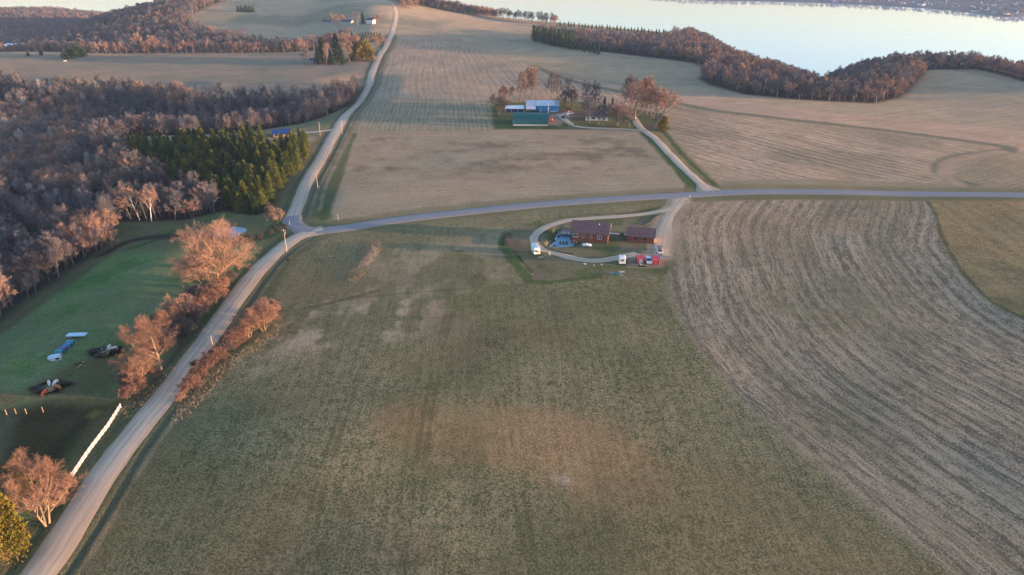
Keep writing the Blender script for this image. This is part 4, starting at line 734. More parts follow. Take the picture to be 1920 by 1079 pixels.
# ---- woods: the largest-looking trees each an object, the rest one object per wood
def wood(poly, step, seed, keys, wts, smin, smax, nind, lab, grp, stuff_name, stuff_lab, keep=None, gloss=None, margin=0):
    x, y = scatter(poly, step, seed, lambda a, b: in_view(a, b) & (keep(a, b) if keep else True), margin); rs = np.random.RandomState(seed + 1); z = hgt(x, y); o = np.argsort(x * x + y * y); x, y, z = x[o], y[o], z[o]
    patch = vn(x, y, 45, seed + 400); cw = np.cumsum(np.array(wts) / sum(wts)); idx = np.searchsorted(cw, np.clip(rs.rand(len(x)) * .35 + sm(.15, .85, patch) * .65, 0, .999))
    for i in range(min(nind, len(x))):
        k = keys[idx[i]]; r = place_tree('bare_tree', k, (x[i], y[i], z[i]), rs.uniform(smin, smax), lab, 'tree', grp, rs.uniform(0, 6.28)); reg(k, r)
    for k in keys:
        if k not in SRC: r = place_tree('bare_tree', k, (x[0], y[0], z[0]), smin, lab, 'tree', grp); reg(k, r)
    return woodland(stuff_name, stuff_lab, x[nind:], y[nind:], keys, wts, smin, smax, seed + 7)
def off_pines(a, b): return (sdf(a, b, PINES) > 3)
random.seed(21)
# white-stemmed trees at the front of the valley wood
for (px, py, h) in [(238, 408, 17), (246, 412, 15), (262, 414, 17), (275, 412, 14), (284, 416, 16), (293, 412, 15), (300, 405, 14), (226, 404, 15), (70, 392, 14), (42, 378, 13), (88, 396, 14), (118, 396, 12)]: T('birch_tree', 'mid_d' if py > 398 and px > 200 else 'mid_e', px, py, h, 'pale-stemmed bare tree at the front of the valley wood', 'tree', 'pale-stemmed trees of the valley wood')
T('birch_tree', 'mid_e', 22, 262, 17, 'leaning silver-white tree at the left edge of the valley wood', 'tree'); T('birch_tree', 'mid_e', 50, 215, 15, 'silver-white bare tree near the left edge of the valley wood', 'tree'); T('birch_tree', 'mid_e', 160, 205, 15, 'single silver-white tree in the middle of the valley wood', 'tree')
wood(W_VALLEY, 5.9, 51, ['mid_c', 'mid_a', 'mid_e', 'mid_b', 'mid_f', 'mid_a', 'under'], [3.0, 3, .25, 3, 3.5, 3, 1.5], .55, 1.15, 150, 'grey-brown leafless tree in the valley wood left of the gravel road', 'bare trees of the valley wood', 'valley_woodland', 'dense leafless wood filling the valley left of the gravel road', keep=off_pines)
wood(RW := FL(RIGHTWOOD), 7.6, 61, ['far_b', 'far_a', 'far_b', 'far_c', 'far_a'], [2.5, 3, 2, .8, 2], .5, 1.12, 35, 'brown leafless tree at the front edge of the lakeside wood', 'bare trees along the front of the lakeside wood', 'lakeside_woodland', 'brown leafless wood along the bluff above the lake', keep=lambda a, b: (sdf(a, b, BLUFF) < 25))
# slope down to the lake, behind the crest
SL = np.vstack([FL([(1250, 62), (1345, 98), (1440, 125), (1530, 158), (1585, 160), (1625, 128), (1680, 116), (1750, 114), (1830, 116), (1920, 136), (2150, 190)]) + 0, FL([(2150, 150), (1900, 90), (1600, 84), (1400, 70), (1300, 52)])])
x, y = scatter(SL, 9, 71, lambda a, b: (sdf(a, b, BLUFF) > -2) & (sdf(a, b, BLUFF) < 95) & in_view(a, b)); woodland('bluff_woodland', 'leafless wood on the slope falling to the lake behind the front trees', x, y, ['far_a', 'far_b', 'far_c'], [3, 3, 1], .75, 1.1, 72)
# ridge line trees in front of the lake
RIDGE = spline(FL([(560, 6), (600, 7), (640, 12), (665, 12), (705, 14), (740, 20), (770, 36), (800, 43), (850, 44), (900, 45), (950, 46), (1000, 48), (1040, 50)]), 6)
rx = np.concatenate([RIDGE[:, 0] + np.random.RandomState(k).uniform(-3, 3, len(RIDGE)) for k in range(2)]); ry = np.concatenate([RIDGE[:, 1] + 4 + k * 9 + np.random.RandomState(k + 9).uniform(-3, 3, len(RIDGE)) for k in range(2)])
woodland('ridge_treeline', 'thin line of bare trees along the ridge with the lake showing behind', rx, ry, ['far_a', 'far_b', 'far_c'], [3, 2, 1], .85, 1.35, 74)
x, y = scatter(np.vstack([FL([(755, 50), (740, 30), (800, 24), (900, 30), (940, 40), (900, 44), (800, 44)])]), 7, 75); woodland('ridge_woodland', 'thick leafless wood where the gravel road meets the ridge before the lake', x, y, ['far_b', 'far_a'], [3, 3], .85, 1.2, 76)
# far west woods, behind the field and over the hills
def west(a, b): return (b > 866 + 6 * np.sin(a / 40)) & (sdf(a, b, HILLF) > 4) & (sdf(a, b, BLUFF) < 60) & ~((b > 1060) & (b < 1110) & (a < -840)) & (vn(a, b, 260, 88) > .10)
x, y = scatter(np.array([[-1750, 2120], [-1750, 868], [-240, 862], [-205, 900], [-215, 985], [-330, 1050], [-480, 1110], [-430, 1500], [-700, 1640], [-1000, 1950]]), 8.6, 81, lambda a, b: west(a, b) & in_view(a, b, 60))
woodland('hill_woodland', 'brown and blue-grey leafless wood on the hills behind the far left field', x, y, ['far_b', 'far_a', 'far_b', 'far_pine', 'far_a', 'far_d', 'far_c'], [2.4, 4, 1.4, .6, 4, .4, .8], .6, 1.2, 82)
for i in range(34): T('bare_tree', random.choice(['far_b', 'far_b', 'far_a']), 180 + i * 10.2 + random.uniform(-4, 4), 103 - i * .1, random.uniform(10, 17), 'round rusty bare tree along the back edge of the far left field', 'tree', 'bare trees along the back of the far left field')
T('bare_tree', 'far_d', 262, 101, 24, 'tall pale bare tree rising above the row behind the far left field', 'tree'); T('bare_tree', 'far_d', 292, 101, 21, 'second tall pale bare tree behind the far left field', 'tree')
# far-field edge trees in the near wood rim
T('bare_tree', 'mid_c', 640, 196, 13, 'rusty bare tree beside the far gravel road at the end of the wood', 'tree'); T('bare_tree', 'mid_c', 655, 178, 12, 'rusty bare tree close to the far gravel road above the wood end', 'tree'); T('bare_tree', 'mid_e', 377, 185, 11, 'lone white-stemmed tree at the upper rim of the valley wood', 'tree')
T('bare_tree', 'far_a', 1686, 176, 11, 'small dark lone tree on the grass beside the lakeside wood', 'tree')
# brush strip in the near field
BR = FL([(648, 530), (655, 510), (680, 480), (695, 452), (716, 452), (716, 470), (695, 500), (668, 535)])
x, y = scatter(BR, 1.35, 91); o = woodland('dry_brush', 'strip of tall grey and tan dead weeds standing in the hay field', x, y, ['brush'], [1], .45, .85, 92) if False else None
def grass_patch(name, label, poly, step, h, seed, mat, w=.06, blades=7):
    rs = np.random.RandomState(seed); x, y = scatter(poly, step, seed); z = hgt(x, y); n = len(x); A = np.repeat(np.stack([x, y, z], 1), blades, 0) + rs.randn(n * blades, 3) * np.array([.28, .28, 0]); hh = h * rs.uniform(.5, 1.2, (n * blades, 1)); B = A + np.concatenate([rs.randn(n * blades, 2) * .25 * h * .6, hh], 1)
    V, Fq = slivers(A, B, w, rs); return tag(link(name, mesh_data(name, V, Fq, [mat])), label, 'weeds', None, 'stuff')
grass_patch('dry_weeds', 'tan dead weeds along the strip in the hay field', BR, 1.0, .7, 93, N_GRASS); grass_patch('dry_weeds', 'grey tall weeds in the middle of the strip in the hay field', FL([(668, 508), (700, 462), (712, 470), (690, 500)]), .8, 1.2, 94, N_BLUEB)
grass_patch('dry_weeds', 'tan dead weeds below the right-hand hedgerow', FL([(330, 775), (345, 745), (420, 680), (500, 628), (528, 600), (520, 632), (440, 690), (350, 790), (322, 800)]), 1.1, .8, 95, N_GRASS)
grass_patch('dry_weeds', 'tan dead weeds on the bank left of the gravel road', FL([(222, 775), (262, 748), (330, 672), (420, 575), (430, 580), (340, 680), (280, 750), (240, 790)]), 1.2, .6, 96, N_GRASS)
# ================================================================== BUILDINGS AND OBJECTS
M_BRICKWALL = ribbed('red_brown_siding', (.27, .080, .048), 2, .28, .35, .8); M_ROOFB = ribbed('brown_shingles', (.19, .10, .092), 1, .5, .22, .9)
M_WHITE = simple('white_paint', (.80, .80, .79), .45, .08, 1.5); M_CREAM = simple('cream_trim', (.62, .50, .36), .6, .1, 2); M_GLASS = simple('window_glass', (.03, .04, .05), .12, .1, 2, spec=.6)
M_DARK = simple('dark_rubber', (.025, .026, .03), .7, .2, 4); M_BLACK = simple('black_paint', (.02, .02, .028), .4, .2, 2); M_CONC = simple('concrete', (.43, .44, .44), .8, .12, 1.2, bump=.2); M_PATIO = simple('blue_grey_concrete', (.20, .36, .46), .6, .12, .8)
M_DECK = ribbed('weathered_deck', (.20, .165, .165), 0, .3, .3, .8); M_RED = ribbed('red_shed_metal', (.42, .055, .075), 0, .35, .25, .55); M_REDW = simple('red_paint', (.40, .035, .04), .5, .1, 2); M_GREY = simple('grey_metal', (.34, .35, .37), .45, .12, 2, metal=.3)
M_BLUEW = ribbed('blue_metal_siding', (.015, .22, .50), 0, 1.1, .30, .45); M_GREENR = ribbed('green_metal_roof', (.002, .095, .095), 0, .9, .16, .5, .0); M_WROOF = ribbed('white_metal_roof', (.58, .62, .70), 0, 1.3, .08, .4); M_PINKR = ribbed('pale_pink_metal_roof', (.66, .60, .64), 0, 1.3, .08, .45)
M_NAVY = ribbed('navy_metal_roof', (.012, .045, .17), 0, .6, .25, .35); M_SLATE = ribbed('slate_shingles', (.075, .085, .11), 1, .6, .2, .9); M_TEAL = simple('teal_plastic', (.03, .22, .27), .5, .1, 2); M_BLUE = simple('blue_plastic', (.03, .17, .36), .5, .1, 2); M_PURP = simple('purple_blue_plastic', (.08, .09, .27), .5, .1, 2)
M_WOODP = simple('weathered_pole', (.46, .36, .24), .9, .15, 2, bump=.3); M_WOODD = simple('dark_timber', (.045, .036, .03), .9, .2, 3); M_HAY = simple('hay', (.26, .17, .07), 1, .3, 6, bump=.8); M_SKYP = simple('pale_blue_paint', (.40, .55, .68), .35, .08, 2)
M_SILVER = simple('silver_paint', (.62, .66, .70), .3, .06, 2, metal=.3); M_STONE = simple('field_stone', (.36, .33, .30), .95, .2, 2, bump=.5); M_BRICK = simple('rust_red', (.32, .08, .05), .7, .2, 2); M_AMBER = simple('amber_wood', (.28, .19, .11), .8, .2, 3)

def at2(px, py, label, cat, name, rz=0.0, s=1.0, dz=0.0, group=None):
    p = P(px, py); p.z += dz; return tag(empty(name, p, rz, s), label, cat, group)
def yaw(ax, ay, bx, by):
    a, b = P(ax, ay), P(bx, by); return math.atan2(b.y - a.y, b.x - a.x)
def gable(root, L, D, wh, rise, over=.45, wall=None, roof=None, base=-2.2, wallmat_trim=None, thick=.16):
    """gabled block centred on root: ridge along x, front at -y"""
    w = MB(); w.prism([(-D / 2, base), (D / 2, base), (D / 2, wh), (0, wh + rise), (-D / 2, wh)], 'x', -L / 2, L / 2); w.build('wall', wall, root)
    k = rise / (D / 2); y0 = D / 2 + over; r = MB(); r.prism([(-y0, wh - over * k + .02), (0, wh + rise + .02), (y0, wh - over * k + .02), (y0, wh - over * k + thick + .02), (0, wh + rise + thick + .04), (-y0, wh - over * k + thick + .02)], 'x', -L / 2 - over, L / 2 + over); return r.build('roof', roof, root)
def window(root, x, z, w, h, y, side='front', frame=None, panes=2, name='window'):
    """window proud of a wall: frame with sub-part pane"""
    f = MB(); t = .14
    def bx(m, a, b, c, sx, sz, d, off):
        if side == 'front': m.box(a, y - off, c, sx, d, sz)
        else: m.box(y + off, a, c, d, sx, sz)
    bx(f, x, 0, z, w + 2 * t, t, .10, .05); bx(f, x, 0, z + h + t, w + 2 * t, t, .10, .05)
    for sx in (-1, 1): bx(f, x + sx * (w + t) / 2, 0, z + t, t, h, .10, .05)
    for k in range(1, panes): bx(f, x - w / 2 + w * k / panes, 0, z + t, .09, h, .08, .045)
    fo = f.build(name, frame or M_CREAM, root); g = MB(); bx(g, x, 0, z + t, w, h, .03, .02); g.build('pane', M_GLASS, fo); return fo
# ---- red-brown house
rz = -.235; hp = F(1104, 451); gz = H1(*F(1120, 458)); HR = (hp[0] + 1.0, hp[1] + 2.3)
h = tag(empty('house', (HR[0], HR[1], gz), rz), 'two-storey red-brown house with a brown shingled roof beside the blue patio', 'house')
rf = gable(h, 14.2, 8.6, 3.75, 3.0, .5, M_BRICKWALL, M_ROOFB)
for x, w, z, hh, n in ((-5.6, 2.0, 1.55, 1.25, 3), (-2.4, 1.2, 1.6, 1.0, 2), (.55, .65, 1.6, 1.0, 1), (3.9, 1.3, 1.45, 1.2, 2), (-5.7, 1.2, -1.25, .9, 2)): window(h, x, z, w, hh, -4.3, 'front', M_WHITE if hh > 1.1 else M_CREAM, n)
window(h, -1.6, .9, 1.0, 1.2, 7.1, 'side'); window(h, 1.8, .9, 1.0, 1.2, 7.1, 'side')
v = MB(); v.tube((3.2, -1.1, 5.5), (3.2, -1.1, 6.5), .13, .13, 8).box(3.2, -1.1, 6.5, .4, .4, .10); v.build('chimney', M_WHITE, rf)
d = MB(); d.box(1.2, -4.33, .0, .95, .06, 2.05); d.build('door', M_BRICK, h)
g = MB()
for s in (-1, 1): g.prism([(-.03 + s * 4.86, 3.28), (.03 + s * 4.86, 3.28), (.06 + s * 4.92, 3.42), (-.10 + s * 4.92, 3.42)], 'x', -7.5, 7.5)
g.build('gutter', M_BRICK, h)
t = MB(); t.prism([(-4.8, 3.3), (0, 6.66), (0, 6.86), (-4.8, 3.5)], 'x', 7.58, 7.66); t.prism([(4.8, 3.3), (0, 6.66), (0, 6.86), (4.8, 3.5)], 'x', 7.58, 7.66); t.build('trim', M_CREAM, h)
# ---- garage
gp = F(1200, 455); g_ = tag(empty('garage', (gp[0] + .8, gp[1] + 3.0, H1(*gp)), rz), 'red-brown detached garage with a brown shingled roof and two small dark windows', 'garage')
gable(g_, 10.4, 7.2, 2.6, 2.2, .45, M_BRICKWALL, M_ROOFB)
for x in (-1.9, 1.7): window(g_, x, 1.2, .75, .55, -3.6, 'front', M_WOODD, 1)
gd = MB(); gd.box(5.23, 0, 0, .06, 4.6, 2.2); gd.build('door', M_CREAM, g_); dk = MB(); dk.box(-2.0, -3.62, .0, .12, .05, 1.2); t = MB(); t.prism([(-4.0, 2.2), (0, 4.78), (0, 4.95), (-4.0, 2.38)], 'x', 5.66, 5.73); t.prism([(4.0, 2.2), (0, 4.78), (0, 4.95), (4.0, 2.38)], 'x', 5.66, 5.73); t.build('trim', M_CREAM, g_)
# ---- patio, deck and walk, draped
def slab(name, pix, z, th, mat, kind='structure', world=None, parent=None):
    pts = world if world is not None else [F(a, b, z) for a, b in pix]; m = MB(); n = len(pts); ar = sum(pts[i][0] * pts[(i + 1) % n][1] - pts[(i + 1) % n][0] * pts[i][1] for i in range(n))
    if ar < 0: pts = pts[::-1]
    v = [(x, y, z - th) for x, y in pts] + [(x, y, z) for x, y in pts]; m.add(v, [[k, (k + 1) % n, n + (k + 1) % n, n + k] for k in range(n)] + [list(range(n))[::-1], list(range(n, 2 * n))]); o = m.build(name, mat, parent)
    if kind: o['kind'] = kind
    return o
pz = H1(*F(1060, 459)) + .12
slab('patio', [(1037, 459.5), (1042, 451), (1049, 441.5), (1069, 444), (1069.5, 453), (1076, 452.5), (1073, 460.5), (1062, 462), (1048, 462.5)], pz, .5, M_PATIO)
slab('patio_edge', [(1021, 463), (1027, 461), (1035, 459), (1047, 436), (1050, 434), (1049, 441), (1037, 461), (1034, 463), (1028, 465), (1023, 465)], pz + .06, .5, M_CONC); slab('patio_edge', [(1026, 465), (1048, 462.8), (1062, 462.2), (1073, 460.8), (1076.5, 452.5), (1079, 452), (1075, 462), (1062, 464), (1048, 464.5), (1028, 467)], pz + .07, .5, M_CONC)
slab('front_walk', [(1141, 437), (1176, 440.5), (1176, 442), (1141, 438.6)], H1(*F(1158, 439)) + .14, .3, M_CONC)
dk = tag(empty('deck', (0, 0, 0)), 'weathered wooden deck at the left end of the red-brown house', 'deck'); dz_ = H1(*F(1058, 430)) + .7; dpts = [F(a, b, dz_) for a, b in ((1048.5, 440), (1056.5, 425), (1071, 424), (1070, 441.5))]
slab('deck_floor', None, dz_, .22, M_DECK, None, dpts, dk)
def railing(nm, a, b, z, hgt_, mat, par, n=6):
    m = MB(); a = Vector((*a, z)); b = Vector((*b, z))
    for k in range(n + 1): c = a.lerp(b, k / n); m.box(c.x, c.y, z, .10, .10, hgt_)
    for q in (.45, .95): m.tube(a + Vector((0, 0, hgt_ * q)), b + Vector((0, 0, hgt_ * q)), .045, .045, 4)
    return m.build(nm, mat, par)
railing('railing', dpts[0], dpts[1], dz_, 1.05, M_BLACK, dk, 8); railing('railing', dpts[0], dpts[3], dz_, 1.05, M_WHITE, dk, 6)
m = MB()
for p in dpts: m.box(p[0] * .995, p[1], pz - .3, .18, .18, dz_ - pz + .1)
m.build('post', M_WOODD, dk)
for (px, py, lab) in ((1047, 446, 'black covered grill on the patio beside the deck corner'), (1039.5, 454.5, 'small black pot at the left edge of the blue patio')):
    p = F(px, py, pz); o = tag(empty('grill' if px > 1040 else 'planter', (*p, pz)), lab, 'grill' if px > 1040 else 'planter'); m = MB().box(0, 0, .0, .9, .6, .75).box(0, 0, .75, .8, .55, .35, taper=.7) if px > 1040 else MB().tube((0, 0, .05), (0, 0, .7), .3, .45, 12); m.build('body', M_BLACK, o)
    MB().tube((-.4, -.34, .85), (.4, -.34, .85), .03, .03, 6).build('handle', M_GREY, o) if px > 1040 else MB().tube((0, 0, .7), (0, 0, .78), .5, .5, 12).build('rim', M_DARK, o)
for i, (px, lab) in enumerate(((1050.5, 'dark lounge chair, leftmost of three on the blue patio'), (1056.5, 'dark lounge chair, middle of three on the blue patio'), (1062.5, 'greyish lounge chair, rightmost of three on the blue patio'))):
    p = F(px, 459.5, pz); o = tag(empty('lounge_chair', (*p, pz), .05 * i), lab, 'chair', 'lounge chairs on the patio'); MB().box(0, 0, .32, .68, 1.1, .12).build('seat', M_DARK, o); MB().box(0, .62, .38, .68, .10, .75, rx=-.35).build('backrest', M_DARK, o)
    for a in (-.3, .3):
        for b in (-.45, .45): MB().box(a, b, 0, .06, .06, .33).build('leg', M_GREY, o)
o = tag(empty('patio_umbrella', (*F(1063, 444), dz_)), 'closed dark umbrella standing on the deck beside the house', 'umbrella'); MB().tube((0, 0, 0), (0, 0, 2.4), .04, .03, 8).build('pole', M_GREY, o); MB().tube((0, 0, .9), (0, 0, 2.35), .26, .05, 10).build('canopy', M_BLACK, o)
# ---- propane tank
o = at2(1100, 464, 'long white propane tank lying on the lawn in front of the red-brown house', 'tank', 'propane_tank', rz=-.12)
m = MB(); n = 14; prof = [(-1.75, .05), (-1.68, .32), (-1.5, .48), (-1.3, .53), (1.3, .53), (1.5, .48), (1.68, .32), (1.75, .05)]; v = []; f = []
for i, (x, r) in enumerate(prof):
    for k in range(n): a = 2 * math.pi * k / n; v.append((x, r * math.cos(a), .85 + r * math.sin(a)))
for i in range(len(prof) - 1):
    for k in range(n): f.append([i * n + k, (i + 1) * n + k, (i + 1) * n + (k + 1) % n, i * n + (k + 1) % n])
m.add(v, f); m.build('tank_shell', M_WHITE, o, True); MB().tube((0, 0, 1.35), (0, 0, 1.62), .2, .22, 10).build('valve_cap', M_WHITE, o)
for x in (-1.1, 1.1): MB().box(x, 0, 0, .25, .9, .42).build('leg', M_GREY, o)
# ---- campers, trailers, vehicles
def wheel(par, x, y, r, w, mat=None, axis='y'):
    d = Vector((0, w / 2, 0)) if axis == 'y' else Vector((w / 2, 0, 0)); c = Vector((x, y, r)); o = MB().tube(c - d, c + d, r, r, 16).build('wheel', M_DARK, par); e = d * 1.06; MB().tube(c - e, c + e, r * .55, r * .55, 10).build('rim', M_SILVER, o); return o
def camper(px, py, L, Wd, Hh, rz, label, spare=False, blue=True, nm='camper_trailer'):
    o = at2(px, py, label, 'camper', nm, rz); rr = .25; b = MB(); prof = [(-Wd / 2, .55), (Wd / 2, .55), (Wd / 2, Hh - rr), (Wd / 2 - rr, Hh), (-Wd / 2 + rr, Hh), (-Wd / 2, Hh - rr)]
    b.prism(prof, 'y', -L / 2, L / 2); b.build('body', M_WHITE, o); MB().box(0, .2, Hh + .01, Wd * .75, L * .78, .05).build('roof', M_SKYP if blue else M_WHITE, o)
    window(o, -.0 if not spare else -.55, 1.55, .8, .45, -L / 2, 'front', M_GREY, 1); window(o, .3, 1.5, 1.1, .5, Wd / 2, 'side', M_GREY, 2)
    MB().box(Wd / 2 + .03, -L * .28, .65, .05, .65, 1.7).build('door', M_SILVER, o); MB().box(.0, L / 2 + .6, .5, .12, 1.2, .12).build('hitch', M_BLACK, o); MB().box(0, .3, Hh + .06, .5, .5, .16).build('vent', M_GREY, o)
    if spare: MB().tube((.35, -L / 2 - .14, 1.5), (.35, -L / 2 - .02, 1.5), .34, .34, 14).build('spare_wheel', M_BRICK, o)
    for s in (-1, 1): wheel(o, s * (Wd / 2 - .12), -.1, .36, .24, axis='x')
    return o
camper(1004, 475, 5.2, 2.35, 2.9, .20, 'white camper trailer with a rust-red spare wheel parked at the left bend of the drive', True)
camper(1166, 495, 3.0, 2.35, 2.75, -.04, 'plain white box camper on the gravel left of the red sheds', blue=False)
o = at2(1174.5, 495, 'dark upright panel standing against the right side of the plain white camper', 'panel', 'panel', .1); MB().box(0, 0, .1, .12, 2.4, 1.9).build('sheet', M_DARK, o); MB().box(0, -1.1, 0, .6, .12, .1).box(0, 1.1, 0, .6, .12, .1).build('foot', M_GREY, o)
def pickup(px, py, rz, label, body, bed, glass=None, nm='pickup_truck', lid=None):
    """truck along y, nose at +y"""
    o = at2(px, py, label, 'truck', nm, rz); b = MB(); b.prism([(-2.75, .45), (2.7, .45), (2.75, .95), (1.55, 1.15), (-2.75, 1.15)], 'x', -.95, .95); b.build('body', body, o)
    c = MB(); c.prism([(-.75, 1.15), (1.55, 1.15), (.95, 1.85), (-.55, 1.9)], 'x', -.84, .84); cab = c.build('cab', body, o)
    g = MB(); g.prism([(.97, 1.78), (1.53, 1.2), (1.60, 1.22), (1.04, 1.82)], 'x', -.78, .78); g.build('windshield', M_GLASS, cab); g = MB().box(0, -.72, 1.25, 1.5, .06, .5); g.build('rear_window', M_GLASS, cab)
    for s in (-1, 1): MB().box(s * .87, .35, 1.28, .05, 1.3, .42).build('side_window', M_GLASS, cab)
    MB().box(0, -1.78, 1.16, 1.66, 1.8, .05).build('bed', bed, o)
    for x in (-.86, .86):
        for y in (-1.7, 1.75): wheel(o, x, y, .38, .26, axis='x')
    for s in (-1, 1): MB().box(s * .72, 2.76, .72, .32, .06, .18).build('headlight', M_SILVER, o)
    MB().box(0, 2.82, .42, 1.85, .12, .2).box(0, -2.82, .45, 1.85, .12, .2).build('bumper', M_GREY, o); return o
pickup(1216, 492, 3.05, 'white pickup with a pale blue bed cover parked between the two red sheds', M_WHITE, M_SKYP); pickup(1236, 473, -.05, 'white pickup with a black roof and bed parked nearest the garage', M_WHITE, M_BLACK)
MB().box(0, .2, 1.91, 1.64, 1.7, .06).build('roof_cover', M_BLACK, [q for q in COL.objects if q.name.startswith('pickup_truck')][-1])
o = at2(1237, 486, 'small silver-grey utility trailer behind the black-topped pickup', 'trailer', 'utility_trailer', -.05); MB().box(0, 0, .5, 1.7, 3.0, .12).build('bed', M_SILVER, o)
for a in ((-.85, 0, .08, 3.0), (.85, 0, .08, 3.0), (0, 1.5, 1.7, .08), (0, -1.5, 1.7, .08)): MB().box(a[0], a[1], .62, a[2], a[3], .4).build('side_panel', M_GREY, o)
for s in (-1, 1): wheel(o, s * .98, 0, .33, .2, axis='x')
MB().box(0, 2.2, .48, .1, 1.4, .1).build('hitch', M_BLACK, o)
for px, py, L_, lab in ((1201, 495, 3.0, 'left red garden shed with an open pale doorway behind the black raft'), (1229, 496, 3.2, 'right red garden shed with closed red doors beside the trailer')):
    o = at2(px, py, lab, 'shed', 'red_shed', -.06, dz=.0); o.location.y += 1.2; gable(o, L_ * .85, 3.6, 2.0, .55, .12, M_REDW, M_RED, -.4, thick=.08); MB().box(0 if px < 1210 else .0, -1.83, 0, 1.2, .06, 1.8).build('door', M_CONC if px < 1210 else M_RED, o); MB().box(-L_ * .42, -1.83, 0, .10, .08, 2.0).box(L_ * .42, -1.83, 0, .10, .08, 2.0).box(0, -1.84, 1.9, L_ * .85, .06, .12).build('trim', M_WHITE if px > 1210 else M_GREY, o)
o = at2(1206, 500, 'black inflatable raft with a pale inner ring in front of the red sheds', 'raft', 'raft', .02); MB().torus((0, 0, .28), 1.5, .26, 24, 8, .42).build('outer_tube', M_BLACK, o, True); MB().torus((0, 0, .36), 1.12, .14, 24, 6, .38).build('inner_ring', M_CREAM, o, True); MB().box(0, 0, .1, 1.8, .5, .08).build('floor', M_DARK, o)
for a, b in ((-1, 'left'), (1, 'right')): MB().tube((a * 1.5, 0, .3), (a * 2.0, 0, .42), .24, .10, 8).build('end_cone', M_BLACK, o, True)
def canoe(px, py, L, w, mat, rz, label):
    o = at2(px, py, label, 'boat', 'canoe', rz); v = []; f = []; n = 12; m_ = 7
    for i in range(n + 1):
        t = i / n * 2 - 1; ww = w * (1 - t * t) ** .7 + .02; sh = .38 + .16 * t * t
        for j in range(m_): a = math.pi * j / (m_ - 1); v.append((t * L / 2, -math.cos(a) * ww / 2, sh - math.sin(a) * (sh - .02 - .1 * t * t)))
    for i in range(n):
        for j in range(m_ - 1): a = i * m_ + j; f.append([a, a + m_, a + m_ + 1, a + 1])
    MB().add(v, f).build('hull', mat, o, True); MB().box(-L * .2, 0, .30, .25, w * .8, .04).box(L * .2, 0, .30, .25, w * .8, .04).build('seat', M_CONC, o); return o
canoe(1152, 515.5, 4.9, .95, M_TEAL, .05, 'pale teal canoe lying on the grass below the drive')
o = at2(1166, 513, 'tan flat cart resting on the grass at the end of the teal canoe', 'cart', 'flat_cart', .05); MB().box(0, 0, .45, 1.9, .8, .10).build('bed', M_CREAM, o); wheel(o, -.5, .4, .25, .12); wheel(o, -.5, -.4, .25, .12); MB().tube((-.9, 0, .45), (-2.0, 0, .30), .04, .04, 6).build('handle', M_WOODD, o)
o = at2(1165, 517, 'grey board lying on the grass below the tan cart', 'board', 'board', .0); MB().box(0, 0, .05, 1.3, .6, .08).build('plank', M_GREY, o)
o = at2(1030.5, 480, 'pale upright board beside the stones near the left bend of the drive', 'board', 'marker_board', .1); MB().box(0, 0, 0, .55, .10, 1.7).build('panel', M_CREAM, o)
for i, (px, py, s) in enumerate(((1012, 484.5, .55), (1016.5, 484, .5), (1034, 479.5, .4), (1096, 497.5, .7), (1113, 499, .4), (1127, 498, .45), (998, 515, .4), (1022, 480.5, .3))):
    rs = np.random.RandomState(i); bm_v = []; bm_f = []; n = 8
    for a in range(1, 4):
        for b in range(n): t = math.pi * a / 4; p_ = 2 * math.pi * b / n; r_ = s * rs.uniform(.8, 1.15); bm_v.append((r_ * math.sin(t) * math.cos(p_), r_ * math.sin(t) * math.sin(p_) * .8, s * .35 + r_ * .6 * math.cos(t)))
    bm_v += [(0, 0, s * .95), (0, 0, -s * .3)]
    for a in range(2):
        for b in range(n): bm_f.append([a * n + b, a * n + (b + 1) % n, (a + 1) * n + (b + 1) % n, (a + 1) * n + b][::-1])
    for b in range(n): bm_f.append([24, b, (b + 1) % n]); bm_f.append([25, 16 + (b + 1) % n, 16 + b])
    q = link('boulder', mesh_data('boulder', bm_v, bm_f, [M_STONE])); q.location = P(px, py); tag(q, 'pale field stone beside the house drive', 'stone', 'field stones around the yard')
# low dark retaining edges
def wall_line(nm, pix, hgt_, th, mat, label, cat, z0=0, soft=1.5):
    C = spline(FL(pix), soft); T_ = np.gradient(C, axis=0); T_ /= np.linalg.norm(T_, axis=1)[:, None]; Nn = np.stack([T_[:, 1], -T_[:, 0]], 1) * th / 2; z = hgt(C[:, 0], C[:, 1]); v = []
    for c, n_, zz in zip(C, Nn, z): v += [(c[0] - n_[0], c[1] - n_[1], zz - .3), (c[0] - n_[0], c[1] - n_[1], zz + hgt_), (c[0] + n_[0], c[1] + n_[1], zz + hgt_), (c[0] + n_[0], c[1] + n_[1], zz - .3)]
    f = []; L_ = len(C)
    for i in range(L_ - 1):
        for k in range(3): a = i * 4 + k; f.append([a, a + 4, a + 5, a + 1])
    f += [[0, 1, 2, 3], [(L_ - 1) * 4 + k for k in (3, 2, 1, 0)]]; return tag(link(nm, mesh_data(nm, v, f, [mat])), label, cat)
wall_line('retaining_wall', [(1022, 465), (1035, 470), (1055, 475), (1074, 478)], .30, .4, M_WOODD, 'low dark timber edging between the patio lawn and the drive', 'edging')
wall_line('retaining_wall', [(1247, 399), (1238, 404), (1228, 409), (1215, 421), (1205, 423)], .35, .35, M_WOODD, 'low dark timber edging along the lawn above the garage', 'edging'); wall_line('retaining_wall', [(1012, 455), (1012, 443), (1028, 434), (1048, 432)], .22, .3, M_WOODD, 'thin dark edging round the lawn left of the deck', 'edging')
wall_line('compost_bank', [(955, 438), (950, 446), (948, 455), (949, 461)], .7, 1.2, M_WOODD, 'dark curved bank at the left end of the house yard', 'bank')
